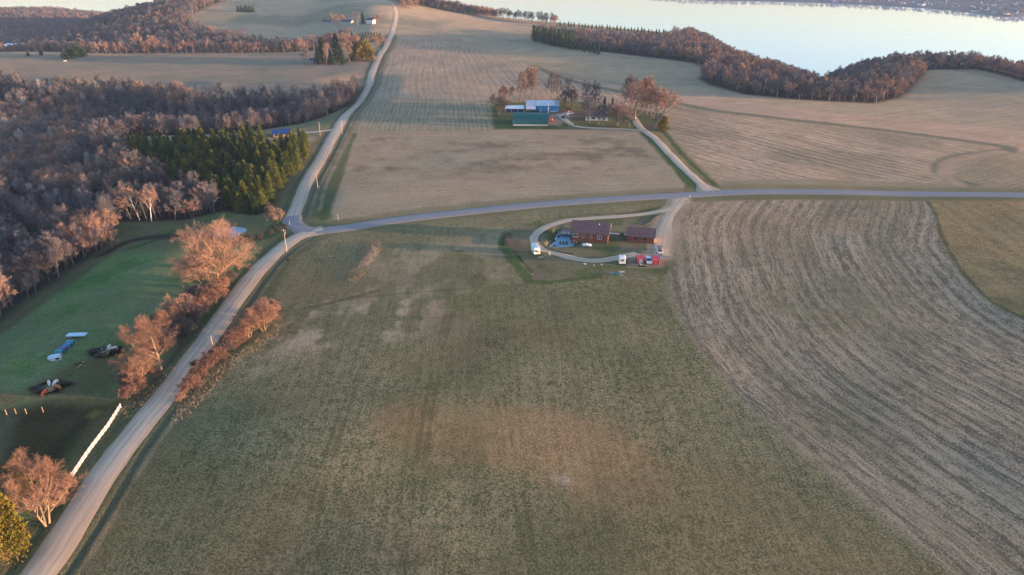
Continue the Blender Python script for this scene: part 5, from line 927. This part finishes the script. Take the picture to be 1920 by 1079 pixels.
o = at2(1195, 462, 'thin dark post leaning on the lawn below the garage', 'post', 'post', 0); MB().tube((0, 0, 0), (.25, .1, 1.3), .07, .06, 6).build('shaft', M_WOODD, o)

# ---- farm buildings
fz = H1(*F(1000, 225))
bp_ = P(995, 236); o = tag(empty('barn', (bp_[0], bp_[1] + 6.6, fz)), 'long barn with a curved dark green metal roof, nearest of the farm buildings', 'barn')
arch = [(6.6 * math.cos(a) * -1, 6.6 * math.sin(a) ** .8 * 1.02) for a in np.linspace(.0, math.pi, 17)]; MB().prism([(-6.3, -.4)] + [(y * .95, z * .95) for y, z in arch] + [(6.3, -.4)], 'x', -11.3, 11.3).build('wall', M_WHITE, o)
n = len(arch); v = [(x, y, z + .12) for x in (-11.6, 11.6) for y, z in arch] + [(x, y * .97, z * .97 + .0) for x in (-11.6, 11.6) for y, z in arch]; f = [[k, k + 1, n + k + 1, n + k][::-1] for k in range(n - 1)] + [[2 * n + k, 3 * n + k, 3 * n + k + 1, 2 * n + k + 1][::-1] for k in range(n - 1)]
for e in (0, 1): f += [[e * n + k, e * n + k + 1, 2 * n + e * n + k + 1, 2 * n + e * n + k] for k in range(n - 1)]
MB().add(v, f).build('roof', M_GREENR, o); MB().box(0, -6.6, -.1, 23.0, .25, .55).box(-11.65, 0, .02, .12, 13.0, .5).build('base_trim', M_WHITE, o); MB().box(11.36, 0, 0, .06, 4, 3.6).build('door', M_CREAM, o)
op = P(965, 212); o = tag(empty('open_shed', (op[0], op[1] + 3, fz)), 'long low white-roofed shed with a dark open front left of the green barn', 'shed'); MB().prism([(-2.8, 2.6), (3, 3.9), (3, 4.05), (-2.8, 2.75)], 'x', -6.8, 6.8).build('roof', M_WHITE, o); MB().box(0, 2.9, 0, 13.2, .12, 3.8).box(-6.6, .2, 0, .12, 5.4, 2.8).box(6.6, .2, 0, .12, 5.4, 2.8).build('wall', M_BLACK, o); MB().box(0, -2.0, 0, 13.2, .10, 2.0).build('front_panel', M_NAVY, o)
for x in (-6.6, -2.2, 2.2, 6.6): MB().box(x, -2.7, -.2, .2, .2, 2.8).build('post', M_WHITE, o)
sp_ = P(1017, 211); o = tag(empty('machine_shed', (sp_[0], sp_[1] + 5.5, fz)), 'large machine shed with bright blue walls and a white metal roof', 'shed'); sc_ = .361
MB().prism([(-5.5, -.3), (5.5, -.3), (5.5, 4.6), (0, 7.0), (-5.5, 4.6)], 'x', -4.6, 11.6).build('wall', M_BLUEW, o); MB().box(-8, 1.5, -.3, 6.8, 8, 3.0).build('side_wall', M_GREY, o)
MB().prism([(-5.9, 4.42), (0, 7.02), (5.9, 4.42), (5.9, 4.62), (0, 7.24), (-5.9, 4.62)], 'x', -4.9, 12.0).build('roof', M_WROOF, o); MB().prism([(-8.3, 2.4), (0, 7.06), (5.9, 4.4), (5.9, 4.6), (0, 7.27), (-8.3, 2.62)], 'x', -11.9, -4.95).build('lean_roof', M_PINKR, o)
MB().box(11.64, 0, 0, .06, 5, 3.6).build('door', M_REDW, o); MB().box(2.5, -5.53, 0, .15, .06, 4.3).box(-3.0, -5.53, 0, 1.8, .06, 2.2).build('side_door', M_NAVY, o)
for x in (-11.4, -8.2): MB().box(x, -7.9, -.3, .22, .22, 2.9).build('post', M_GREY, o)
fp = P(1120, 227); o = tag(empty('farmhouse', (fp[0], fp[1] + 4, H1(fp[0], fp[1])), -.12), 'single-storey white farmhouse with a dark roof behind bare trees', 'house'); gable(o, 15, 8, 2.7, 2.0, .4, M_WHITE, M_SLATE, -.5)
for x, w in ((-5.5, 1.6), (-2.2, 2.4), (1.5, 1.0), (4.8, 1.6)): window(o, x, .9, w, 1.1, -4, 'front', M_GREY, 2)
window(o, .5, .9, 1.2, 1.1, 7.5, 'side', M_GREY, 1); MB().box(-1.0, 1.6, 3.8, .8, .8, 1.6).build('chimney', M_BRICK, o)
o = at2(1066, 213, 'small dark red outbuilding between the dark round trees', 'shed', 'outbuilding', 0); gable(o, 3.2, 3.0, 2.3, .9, .15, M_BRICK, M_DARK, -.3); MB().box(0, -1.53, 0, .9, .05, 1.8).build('door', M_CREAM, o)
def car(px, py, rz, label, body, nm='parked_car', roof=None, s=1.0):
    o = at2(px, py, label, 'car', nm, rz, s); MB().prism([(-2.2, .35), (2.2, .35), (2.25, .75), (1.3, .92), (-2.0, .95), (-2.25, .8)], 'x', -.88, .88).build('body', body, o); c = MB().prism([(-1.85, .93), (1.0, .92), (.35, 1.42), (-1.3, 1.42)], 'x', -.78, .78).build('cabin', M_GLASS, o); MB().prism([(-1.32, 1.42), (.36, 1.42), (.30, 1.50), (-1.25, 1.50)], 'x', -.74, .74).build('roof', roof or body, o)
    for x in (-.8, .8):
        for y in (-1.35, 1.4): wheel(o, x, y, .33, .22, axis='x')
    for q in (-1, 1): MB().box(q * .62, 2.25, .58, .34, .05, .14).build('headlight', M_SILVER, o)
    return o
car(1038, 211.5, 1.4, 'small white car parked in front of the blue machine shed', M_WHITE); car(1055.5, 222, .2, 'dark blue car at the start of the curved farm drive', M_NAVY); car(1059, 216.5, 1.2, 'white car parked above the dark blue car in the farmyard', M_WHITE); car(1069, 215, 1.5, 'white car to the right of the other white car in the farmyard', M_WHITE)
o = at2(1034, 229, 'round red hay feeder wagon right of the green barn', 'wagon', 'hay_wagon', .1); MB().tube((0, 0, .5), (0, 0, 2.3), 1.15, .95, 14).build('hopper', M_REDW, o, True); MB().tube((0, 0, 2.3), (0, 0, 2.6), .95, .3, 14).build('lid', M_REDW, o)
for x in (-.8, .8): wheel(o, x, 0, .4, .25, axis='x')
o = at2(1028, 214, 'pale yard light pole standing beside the green barn', 'pole', 'light_pole', 0); MB().tube((0, 0, 0), (0, 0, 8), .14, .09, 8).build('pole', M_WHITE, o); MB().tube((0, 0, 7.8), (.9, 0, 8.1), .05, .05, 6).build('arm', M_GREY, o); MB().box(1.1, 0, 8.0, .5, .25, .15).build('lamp_head', M_GREY, o)
o = at2(1011, 215, 'dark green bin standing between the green barn and the blue shed', 'bin', 'bin', 0); MB().tube((0, 0, 0), (0, 0, 2.4), 1.1, 1.1, 14).build('drum', M_BLACK, o); MB().tube((0, 0, 2.4), (0, 0, 3.1), 1.15, .2, 14).build('lid', M_GREENR, o)
# blue-roofed house by the pines
o = at2(527, 257, 'low house with a dark blue metal roof behind the pine plantation', 'house', 'blue_roof_house', .28); o.location.y += 2; gable(o, 10.0, 7.5, 2.3, 1.9, .7, M_AMBER, M_NAVY, -1)
for x in (-3, 0, 3): window(o, x, .7, 1.1, 1.0, -3.75, 'front', M_WOODD, 1)
MB().box(5.04, 0, 0, .06, 1.0, 2.0).build('door', M_WOODD, o)
# hilltop houses
for px, py, L_, wm, rm, lab, hh in ((616, 47, 15, M_GREY, M_SLATE, 'grey hilltop house, leftmost of the three', 4.0), (652, 47, 17, M_GREY, M_SLATE, 'grey hilltop house with a purple-grey roof, middle of the three', 4.5), (696, 45, 11, M_WHITE, M_SLATE, 'white hilltop house with a dark roof, rightmost of the three', 5.0)):
    o = at2(px, py, lab, 'house', 'hilltop_house', -.35); gable(o, L_, 9, hh, 2.8, .5, wm, rm, -2)
    for x in (-.3, 0, .3): window(o, x * L_, 1.2, 1.6, 1.4, -4.5, 'front', M_WHITE, 2)
    window(o, 0, 1.5, 1.4, 1.3, L_ / 2, 'side', M_WHITE, 1); MB().box(-L_ * .2, 1, hh + 1.8, .9, .9, 2.0).build('chimney', M_BRICK, o)
    if wm is M_WHITE: MB().box(0, -5.4, 0, 8, 1.8, .25).build('porch', M_BRICK, o)
o = at2(590, 118, 'dark grey-roofed cabin at the left end of the roadside grove', 'cabin', 'cabin', .1); gable(o, 9, 6, 2.6, 1.8, .4, M_GREY, M_SLATE, -1); MB().box(0, -3.04, 0, 1.0, .06, 2).build('door', M_WOODD, o)
for px, py, lab in ((6, 86, 'white-roofed farm building at the far left edge of the hills'), (32, 84, 'white-roofed farm building beside the one at the far left edge')):
    d = ray(px, py); t = (CAM_H + 20) / -d[2]; x, y = d[0] * t, d[1] * t; o = tag(empty('farm_building', (x, y, max(H1(x, y), -26)), .1), lab, 'building'); gable(o, 26, 13, 4.5, 3.2, .5, M_WHITE, M_WHITE, -8); MB().box(0, -6.56, 0, 4, .08, 3.6).build('door', M_NAVY, o)
o = at2(122, 116, 'small white box on the grass in front of the evergreen cluster', 'box', 'white_box', .1); MB().box(0, 0, 0, 2.4, 1.2, 1.0).build('body', M_WHITE, o); MB().box(0, 0, 1.0, 2.6, 1.4, .1).build('lid', M_WHITE, o)
# ---- poles, posts, signs
def pole(px, py, top, label, arm=True, nm='utility_pole'):
    p = P(px, py); h_ = PH(top, p); o = tag(empty(nm, (p.x, p.y, p.z)), label, 'pole'); MB().tube((0, 0, -.3), (0, 0, h_), .17, .11, 8).build('pole', M_WOODP, o)
    if arm: MB().box(0, 0, h_ - .5, 1.8, .10, .12).build('crossarm', M_WOODP, o); MB().tube((.32, 0, h_ - 1.9), (.32, 0, h_ - 1.0), .2, .2, 8).build('transformer', M_GREY, o)
    for x in (-.8, 0, .8): MB().tube((x, 0, h_ - .38 if x else h_), (x, 0, h_ - .18 if x else h_ + .2), .05, .05, 6).build('insulator', M_WHITE, o)
    return o
pole(600.5, 254.5, 230, 'wooden utility pole beside the drive of the blue-roofed house'); pole(641.7, 252, 227, 'wooden utility pole on the right side of the far gravel road opposite the drive', False); pole(596, 353, 325.5, 'wooden utility pole in the ditch beside the pine plantation stretch', False)
pole(538, 473, 431, 'wooden utility pole just below the junction of the roads'); pole(403, 668, 631, 'wooden utility pole rising from the hedgerow right of the gravel road', False); pole(699, 158, 142, 'wooden utility pole beside the far gravel road below the grove', False); pole(713, 108, 93, 'wooden utility pole right of the road by the roadside grove', False)
pole(671, 49, 38, 'pale utility pole among the hilltop houses', False); pole(735, 54, 44, 'pale pole at the crest of the far gravel road', False)
def sign(px, py, h_, label, mat, plate=(.6, .6), nm='road_sign'):
    o = at2(px, py, label, 'sign', nm, 0); MB().tube((0, 0, 0), (0, 0, h_), .045, .045, 6).build('post', M_WHITE, o); MB().box(0, -.06, h_ - plate[1], plate[0], .03, plate[1]).build('plate', mat, o)
sign(543.5, 424, 2.3, 'small grey-backed road sign at the outside of the road bend', M_GREY); sign(634, 413, 2.4, 'thin white marker post in the grass above the asphalt road', M_WHITE, (.25, .5), 'marker_post'); sign(1293, 373, 1.4, 'small white mailbox-like marker at the corner of the curved field', M_WHITE, (.5, .3), 'marker_post')
for i, (px, py) in enumerate(((13, 779), (30.5, 777), (50, 777), (81.5, 774))):
    o = link('fence_post', MB().tube((0, 0, -.2), (0, 0, 1.6), .13, .12, 8).me('fence_post', M_AMBER)); o.location = P(px, py); tag(o, ('thick amber fence post, leftmost of four in the mud', 'thick amber fence post, second from the left of four in the mud', 'thick amber fence post, third from the left of four in the mud', 'thick amber fence post standing alone right of the other three')[i], 'post')
# ---- white board fence
def board_fence(pix, label, n, nm='board_fence', rails=4, hgt_=1.2):
    A_ = [P(*q) for q in pix]; o = tag(empty(nm, A_[0]), label, 'fence'); pts = []; seg = [(A_[i + 1] - A_[i]).length for i in range(len(A_) - 1)]; tot = sum(seg)
    for k in range(n + 1):
        s = tot * k / n; i = 0
        while i < len(seg) - 1 and s > seg[i]: s -= seg[i]; i += 1
        q = A_[i].lerp(A_[i + 1], min(s / seg[i], 1)); q.z = H1(q.x, q.y); pts.append(q - A_[0])
    for q in pts: MB().box(q.x, q.y, q.z - .2, .11, .11, hgt_ + .25).build('post', M_WHITE, o)
    for r in range(rails):
        m = MB()
        for k in range(n):
            a, b = pts[k], pts[k + 1]; z = .22 + (hgt_ - .3) * r / (rails - 1); d = b - a; u = Vector((-d.y, d.x, 0)).normalized(); e = d * .006; a2 = a + e; b2 = b - e; m.add([q + u * w_ + Vector((0, 0, z + dz)) for q in (a2, b2) for w_ in (.07, .105) for dz in (0, .095)], [[0, 1, 5, 4], [2, 6, 7, 3], [1, 3, 7, 5], [0, 4, 6, 2], [0, 2, 3, 1], [4, 5, 7, 6]])
        m.build('rail', M_WHITE, o)
    return o
board_fence([(227, 765), (203, 803), (165, 853), (124, 915)], 'long white board fence running beside the gravel road', 18); board_fence([(122, 918), (112, 934), (101, 949)], 'short white board fence piece behind the thin tan bushes', 3); board_fence([(99, 950), (75, 951), (50, 952)], 'white board fence turning left behind the large bare tree', 4)
# ---- pasture things
o = at2(145, 633, 'long white flat trailer standing on the green pasture', 'trailer', 'flat_trailer', .06); MB().box(0, 0, .7, 5.4, 1.9, .30).build('bed', M_SKYP, o); MB().box(3.2, .2, .65, 1.2, .12, .12).build('hitch', M_GREY, o)
for x in (-1.7, -1.0): wheel(o, x, -.9, .36, .22); wheel(o, x, .9, .36, .22)
for px, py, mt, w, lab in ((133, 646, M_TEAL, 1.9, 'teal plastic calf hutch nearest the white trailer'), (127, 652, M_BLUE, 1.9, 'bright blue plastic calf hutch, second below the white trailer'), (119, 658, M_PURP, 1.9, 'purple-blue plastic calf hutch, third below the white trailer'), (112, 664, M_TEAL, 1.9, 'teal plastic calf hutch next to the white hutch')):
    o = at2(px, py, lab, 'hutch', 'calf_hutch', .22); MB().prism([(-.75, 0), (.75, 0), (.75, .7), (.45, 1.15), (-.45, 1.15), (-.75, .7)], 'x', -w / 2, w / 2).build('shell', mt, o, False); MB().box(w / 2 + .02, 0, .1, .04, .7, .7).build('opening', M_BLACK, o)
o = at2(106, 674, 'white box-shaped calf hutch with a dark opening, lowest of the row', 'hutch', 'calf_hutch', .38); MB().prism([(-.95, 0), (.95, 0), (.95, .9), (.5, 1.35), (-.5, 1.35), (-.95, .9)], 'x', -1.2, 1.2).build('shell', M_SKYP, o); MB().box(.5, -.98, .25, 1.0, .06, .55).build('opening', M_BLACK, o); MB().box(-1.5, 0, .3, .7, 1.3, .8).build('end_box', M_SKYP, o)
# ---- cattle
def cow(px, py, rz, mat, label, group, s=1.0, graze=True, off=(0, 0)):
    key = 'cow_g' if graze else 'cow_s'
    if key not in _MD:
        hz = (.75, .35) if graze else (1.45, 1.55)
        V = [(-.75, 0, 1.12), (-.35, 0, 1.08), (.1, 0, 1.05), (.55, 0, 1.12), (.85, 0, 1.15 if graze else 1.3), (1.12, 0, hz[0]), (1.38, 0, hz[1]), (1.52, 0, hz[1] - .18)]; E = [(i, i + 1) for i in range(7)]; Rr_ = [.30, .37, .40, .36, .24, .17, .16, .10]
        for x, y, i, hind in ((-.72, .2, 0, 1), (-.72, -.2, 0, 1), (.58, .19, 3, 0), (.58, -.19, 3, 0)):
            b = len(V); V += [(x + (.10 if hind else .0), y, .72), (x - (.10 if hind else -.02), y, .42), (x, y, .12), (x + .05, y, .03)]; E += [(i, b), (b, b + 1), (b + 1, b + 2), (b + 2, b + 3)]; Rr_ += [.15, .075, .055, .075]
        b = len(V); V += [(-1.02, 0, 1.1), (-1.1, 0, .7), (-1.1, 0, .45)]; E += [(0, b), (b, b + 1), (b + 1, b + 2)]; Rr_ += [.04, .03, .05]
        for q in (-1, 1): b = len(V); V += [(1.14, q * .26, hz[0] + .12)]; E += [(5, b)]; Rr_ += [.05]
        me = bpy.data.meshes.new('body'); me.from_pydata(V, E, []); tmp = bpy.data.objects.new('tmp_body', me); COL.objects.link(tmp); md = tmp.modifiers.new('s', 'SKIN')
        for i, r_ in enumerate(Rr_): me.skin_vertices[0].data[i].radius = (r_, r_ * (1.15 if i < 4 else 1))
        me.skin_vertices[0].data[0].use_root = True; sb = tmp.modifiers.new('u', 'SUBSURF'); sb.levels = 2; sb.render_levels = 2
        bpy.context.view_layer.update(); ev = tmp.evaluated_get(bpy.context.evaluated_depsgraph_get()); _MD[key] = bpy.data.meshes.new_from_object(ev); bpy.data.objects.remove(tmp)
    p = P(px, py); p += Vector((off[0], off[1], 0)); me = _MD[key].copy(); me.materials.clear(); me.materials.append(mat); me.name = 'cow'; o = link('cow', me); o.location = p; o.rotation_euler = (0, 0, rz); o.scale = (s, s, s); me.polygons.foreach_set('use_smooth', np.ones(len(me.polygons), bool)); return tag(o, label, 'cow', group)
def cowmat(nm, a, b, th):
    m, nt, bs = nodes(nm); tc = nn(nt, 'ShaderNodeTexCoord'); f = noise(nt, tc.outputs['Object'], 1.1, 2); nt.links.new(mixc(nt, ramp(nt, f, th - .02, th + .02), a, b), bs.inputs['Base Color']); bs.inputs['Roughness'].default_value = .9; return m
C_BLK = cowmat('black_hide', (.02, .017, .015), (.03, .025, .02), .5); C_PIE = cowmat('black_and_white_hide', (.02, .018, .016), (.7, .68, .62), .52); C_WHT = cowmat('white_hide', (.62, .59, .53), (.5, .45, .38), .6); C_BRN = cowmat('orange_brown_hide', (.38, .16, .05), (.28, .11, .035), .5); C_RED = cowmat('red_hide', (.26, .07, .035), (.2, .05, .03), .5)
def feeder(px, py, label):
    o = at2(px, py, label, 'feeder', 'hay_feeder', 0); m = MB()
    for z in (.15, .6, 1.1): m.torus((0, 0, z), 1.25, .035, 22, 5)
    m.build('ring', M_GREY, o); b = MB()
    for k in range(14): a = 2 * math.pi * k / 14; b.tube((1.25 * math.cos(a), 1.25 * math.sin(a), 0), (1.25 * math.cos(a), 1.25 * math.sin(a), 1.1), .025, .025, 5)
    b.build('bar', M_GREY, o); MB().tube((0, 0, 0), (0, 0, .75), 1.05, .8, 16).build('hay', M_HAY, o)
feeder(197, 664, 'round metal hay feeder with cattle around it near the hedgerow'); feeder(93, 732, 'round metal hay feeder nearer the fence posts in the mud')
for dx, dy, a, mt, lab in ((.2, 2.3, -1.5, C_WHT, 'white cow at the back of the upper hay feeder'), (1.9, 1.6, -2.3, C_WHT, 'white cow at the back right of the upper hay feeder'), (-1.6, 1.7, -.8, C_PIE, 'black and white cow at the back left of the upper hay feeder'), (-2.4, -.3, .1, C_BLK, 'black cow left of the upper hay feeder'), (-.7, -2.3, 1.2, C_BLK, 'black cow in front of the upper hay feeder'), (1.4, -2.1, 2.1, C_BLK, 'black cow at the front right of the upper hay feeder'), (2.7, .1, 3.1, C_BLK, 'black cow right of the upper hay feeder')): cow(197, 664, a, mt, lab, 'cattle at the hay feeders', off=(dx, dy))
for dx, dy, a, mt, lab in ((.4, 2.3, -1.6, C_WHT, 'white cow behind the lower hay feeder'), (-1.2, 2.1, -1.0, C_WHT, 'white cow at the back left of the lower hay feeder'), (2.2, .2, 2.9, C_BRN, 'orange-brown cow right of the lower hay feeder'), (2.4, 1.8, -2.5, C_BLK, 'black cow at the back right of the lower hay feeder'), (-2.4, -.1, .1, C_BLK, 'black cow left of the lower hay feeder'), (.2, -2.3, 1.5, C_RED, 'dark red cow in front of the lower hay feeder'), (-1.7, -1.7, .8, C_BLK, 'black cow at the front left of the lower hay feeder')): cow(93, 732, a, mt, lab, 'cattle at the hay feeders', off=(dx, dy))
cow(152, 689, -2.2, C_PIE, 'lone black cow with pale legs standing between the two hay feeders', None, 1.0, False)
# ---- pond
pc = P(428, 438); th_ = np.linspace(0, 2 * math.pi, 33)[:-1]; pv = [(pc.x, pc.y, 0)] + [(pc.x + (6.3 + .9 * math.sin(3 * t)) * math.cos(t), pc.y + (7.5 + 1.2 * math.cos(2 * t)) * math.sin(t), 0) for t in th_]; zz = max(hgt([q[0] for q in pv], [q[1] for q in pv])) * .5 + .5 * pc.z + .12
tag(link('pond', mesh_data('pond', [(q[0], q[1], zz) for q in pv], [[0, 1 + k, 1 + (k + 1) % 32] for k in range(32)], [water_mat('pond_water', .05, .4, .15, (.10, .17, .24))])), kind='structure')
# ---- far town
M_TOWN = [M_WHITE, simple('town_grey', (.3, .33, .38), .8), simple('town_blue', (.18, .22, .30), .7), M_CREAM]
town = [MB().prism([(-5, -3), (5, -3), (5, 5), (0, 8.5), (-5, 5)], 'x', -8, 8).me('wall', m_) for m_ in M_TOWN]; troof = MB().prism([(-5.8, 4.6), (0, 8.6), (5.8, 4.6), (5.8, 4.9), (0, 9.0), (-5.8, 4.9)], 'x', -8.5, 8.5).me('roof', M_SLATE); random.seed(77); tx = []
while len(tx) < 120:
    px = random.uniform(1560, 1935); py = random.uniform(0, 33); d = ray(px, py); t = (CAM_H - LAKE_Z - 8) / -d[2]; x, y = d[0] * t, d[1] * t
    if float(sdf(np.array([x]), np.array([y]), SHP)[0]) < -25: tx.append((x, y))
from_grid = lambda x, y: float(fh[np.argmin((fx - x) ** 2 + (fy - y) ** 2)])
for x, y in tx:
    o = tag(empty('town_house', (x, y, from_grid(x, y) + .5), random.uniform(0, 3)), 'tiny pale house in the town across the lake', 'house', 'houses of the town across the lake'); s = random.uniform(.7, 1.5); o.scale = (s * random.uniform(.8, 1.6), s, s); link('wall', random.choice(town), o); link('roof', troof, o)
x, y = scatter(np.array([[1500, 2550], [6000, 2550], [6000, 5200], [200, 5400], [400, 3700]]), 36, 99, lambda a, b: (sdf(a, b, SHP) < -12) & in_view(a, b, 100)); zt = np.array([0.0])
_h = hgt
def hgt(a, b):
    a = np.atleast_1d(a); b = np.atleast_1d(b); i = np.clip(np.round((a + 3600) / (12600 / 199)).astype(int), 0, 199); j = np.clip(np.round((b - 1800) / (7600 / 169)).astype(int), 0, 169); return fh.reshape(170, 200)[j, i]
woodland('town_woodland', 'hazy trees among the houses of the town across the lake', x, y, ['far_a', 'far_b', 'far_pine'], [3, 2, .4], .9, 1.4, 100); hgt = _h
# ================================================================== AIR
HAZE = 0.00006
if HAZE:
    m = bpy.data.materials.new('haze_air'); m.use_nodes = True; nt = m.node_tree; nt.nodes.clear(); o_ = nt.nodes.new('ShaderNodeOutputMaterial'); v_ = nt.nodes.new('ShaderNodeVolumePrincipled')
    v_.inputs['Color'].default_value = (.45, .66, 1, 1); v_.inputs['Density'].default_value = HAZE; v_.inputs['Anisotropy'].default_value = .0; nt.links.new(v_.outputs[0], o_.inputs['Volume'])
    tag(MB().box(0, 4300, -101, 29000, 29000, 206).build('haze', m), 'thin pale blue evening haze over the whole landscape', 'haze', None, 'stuff')
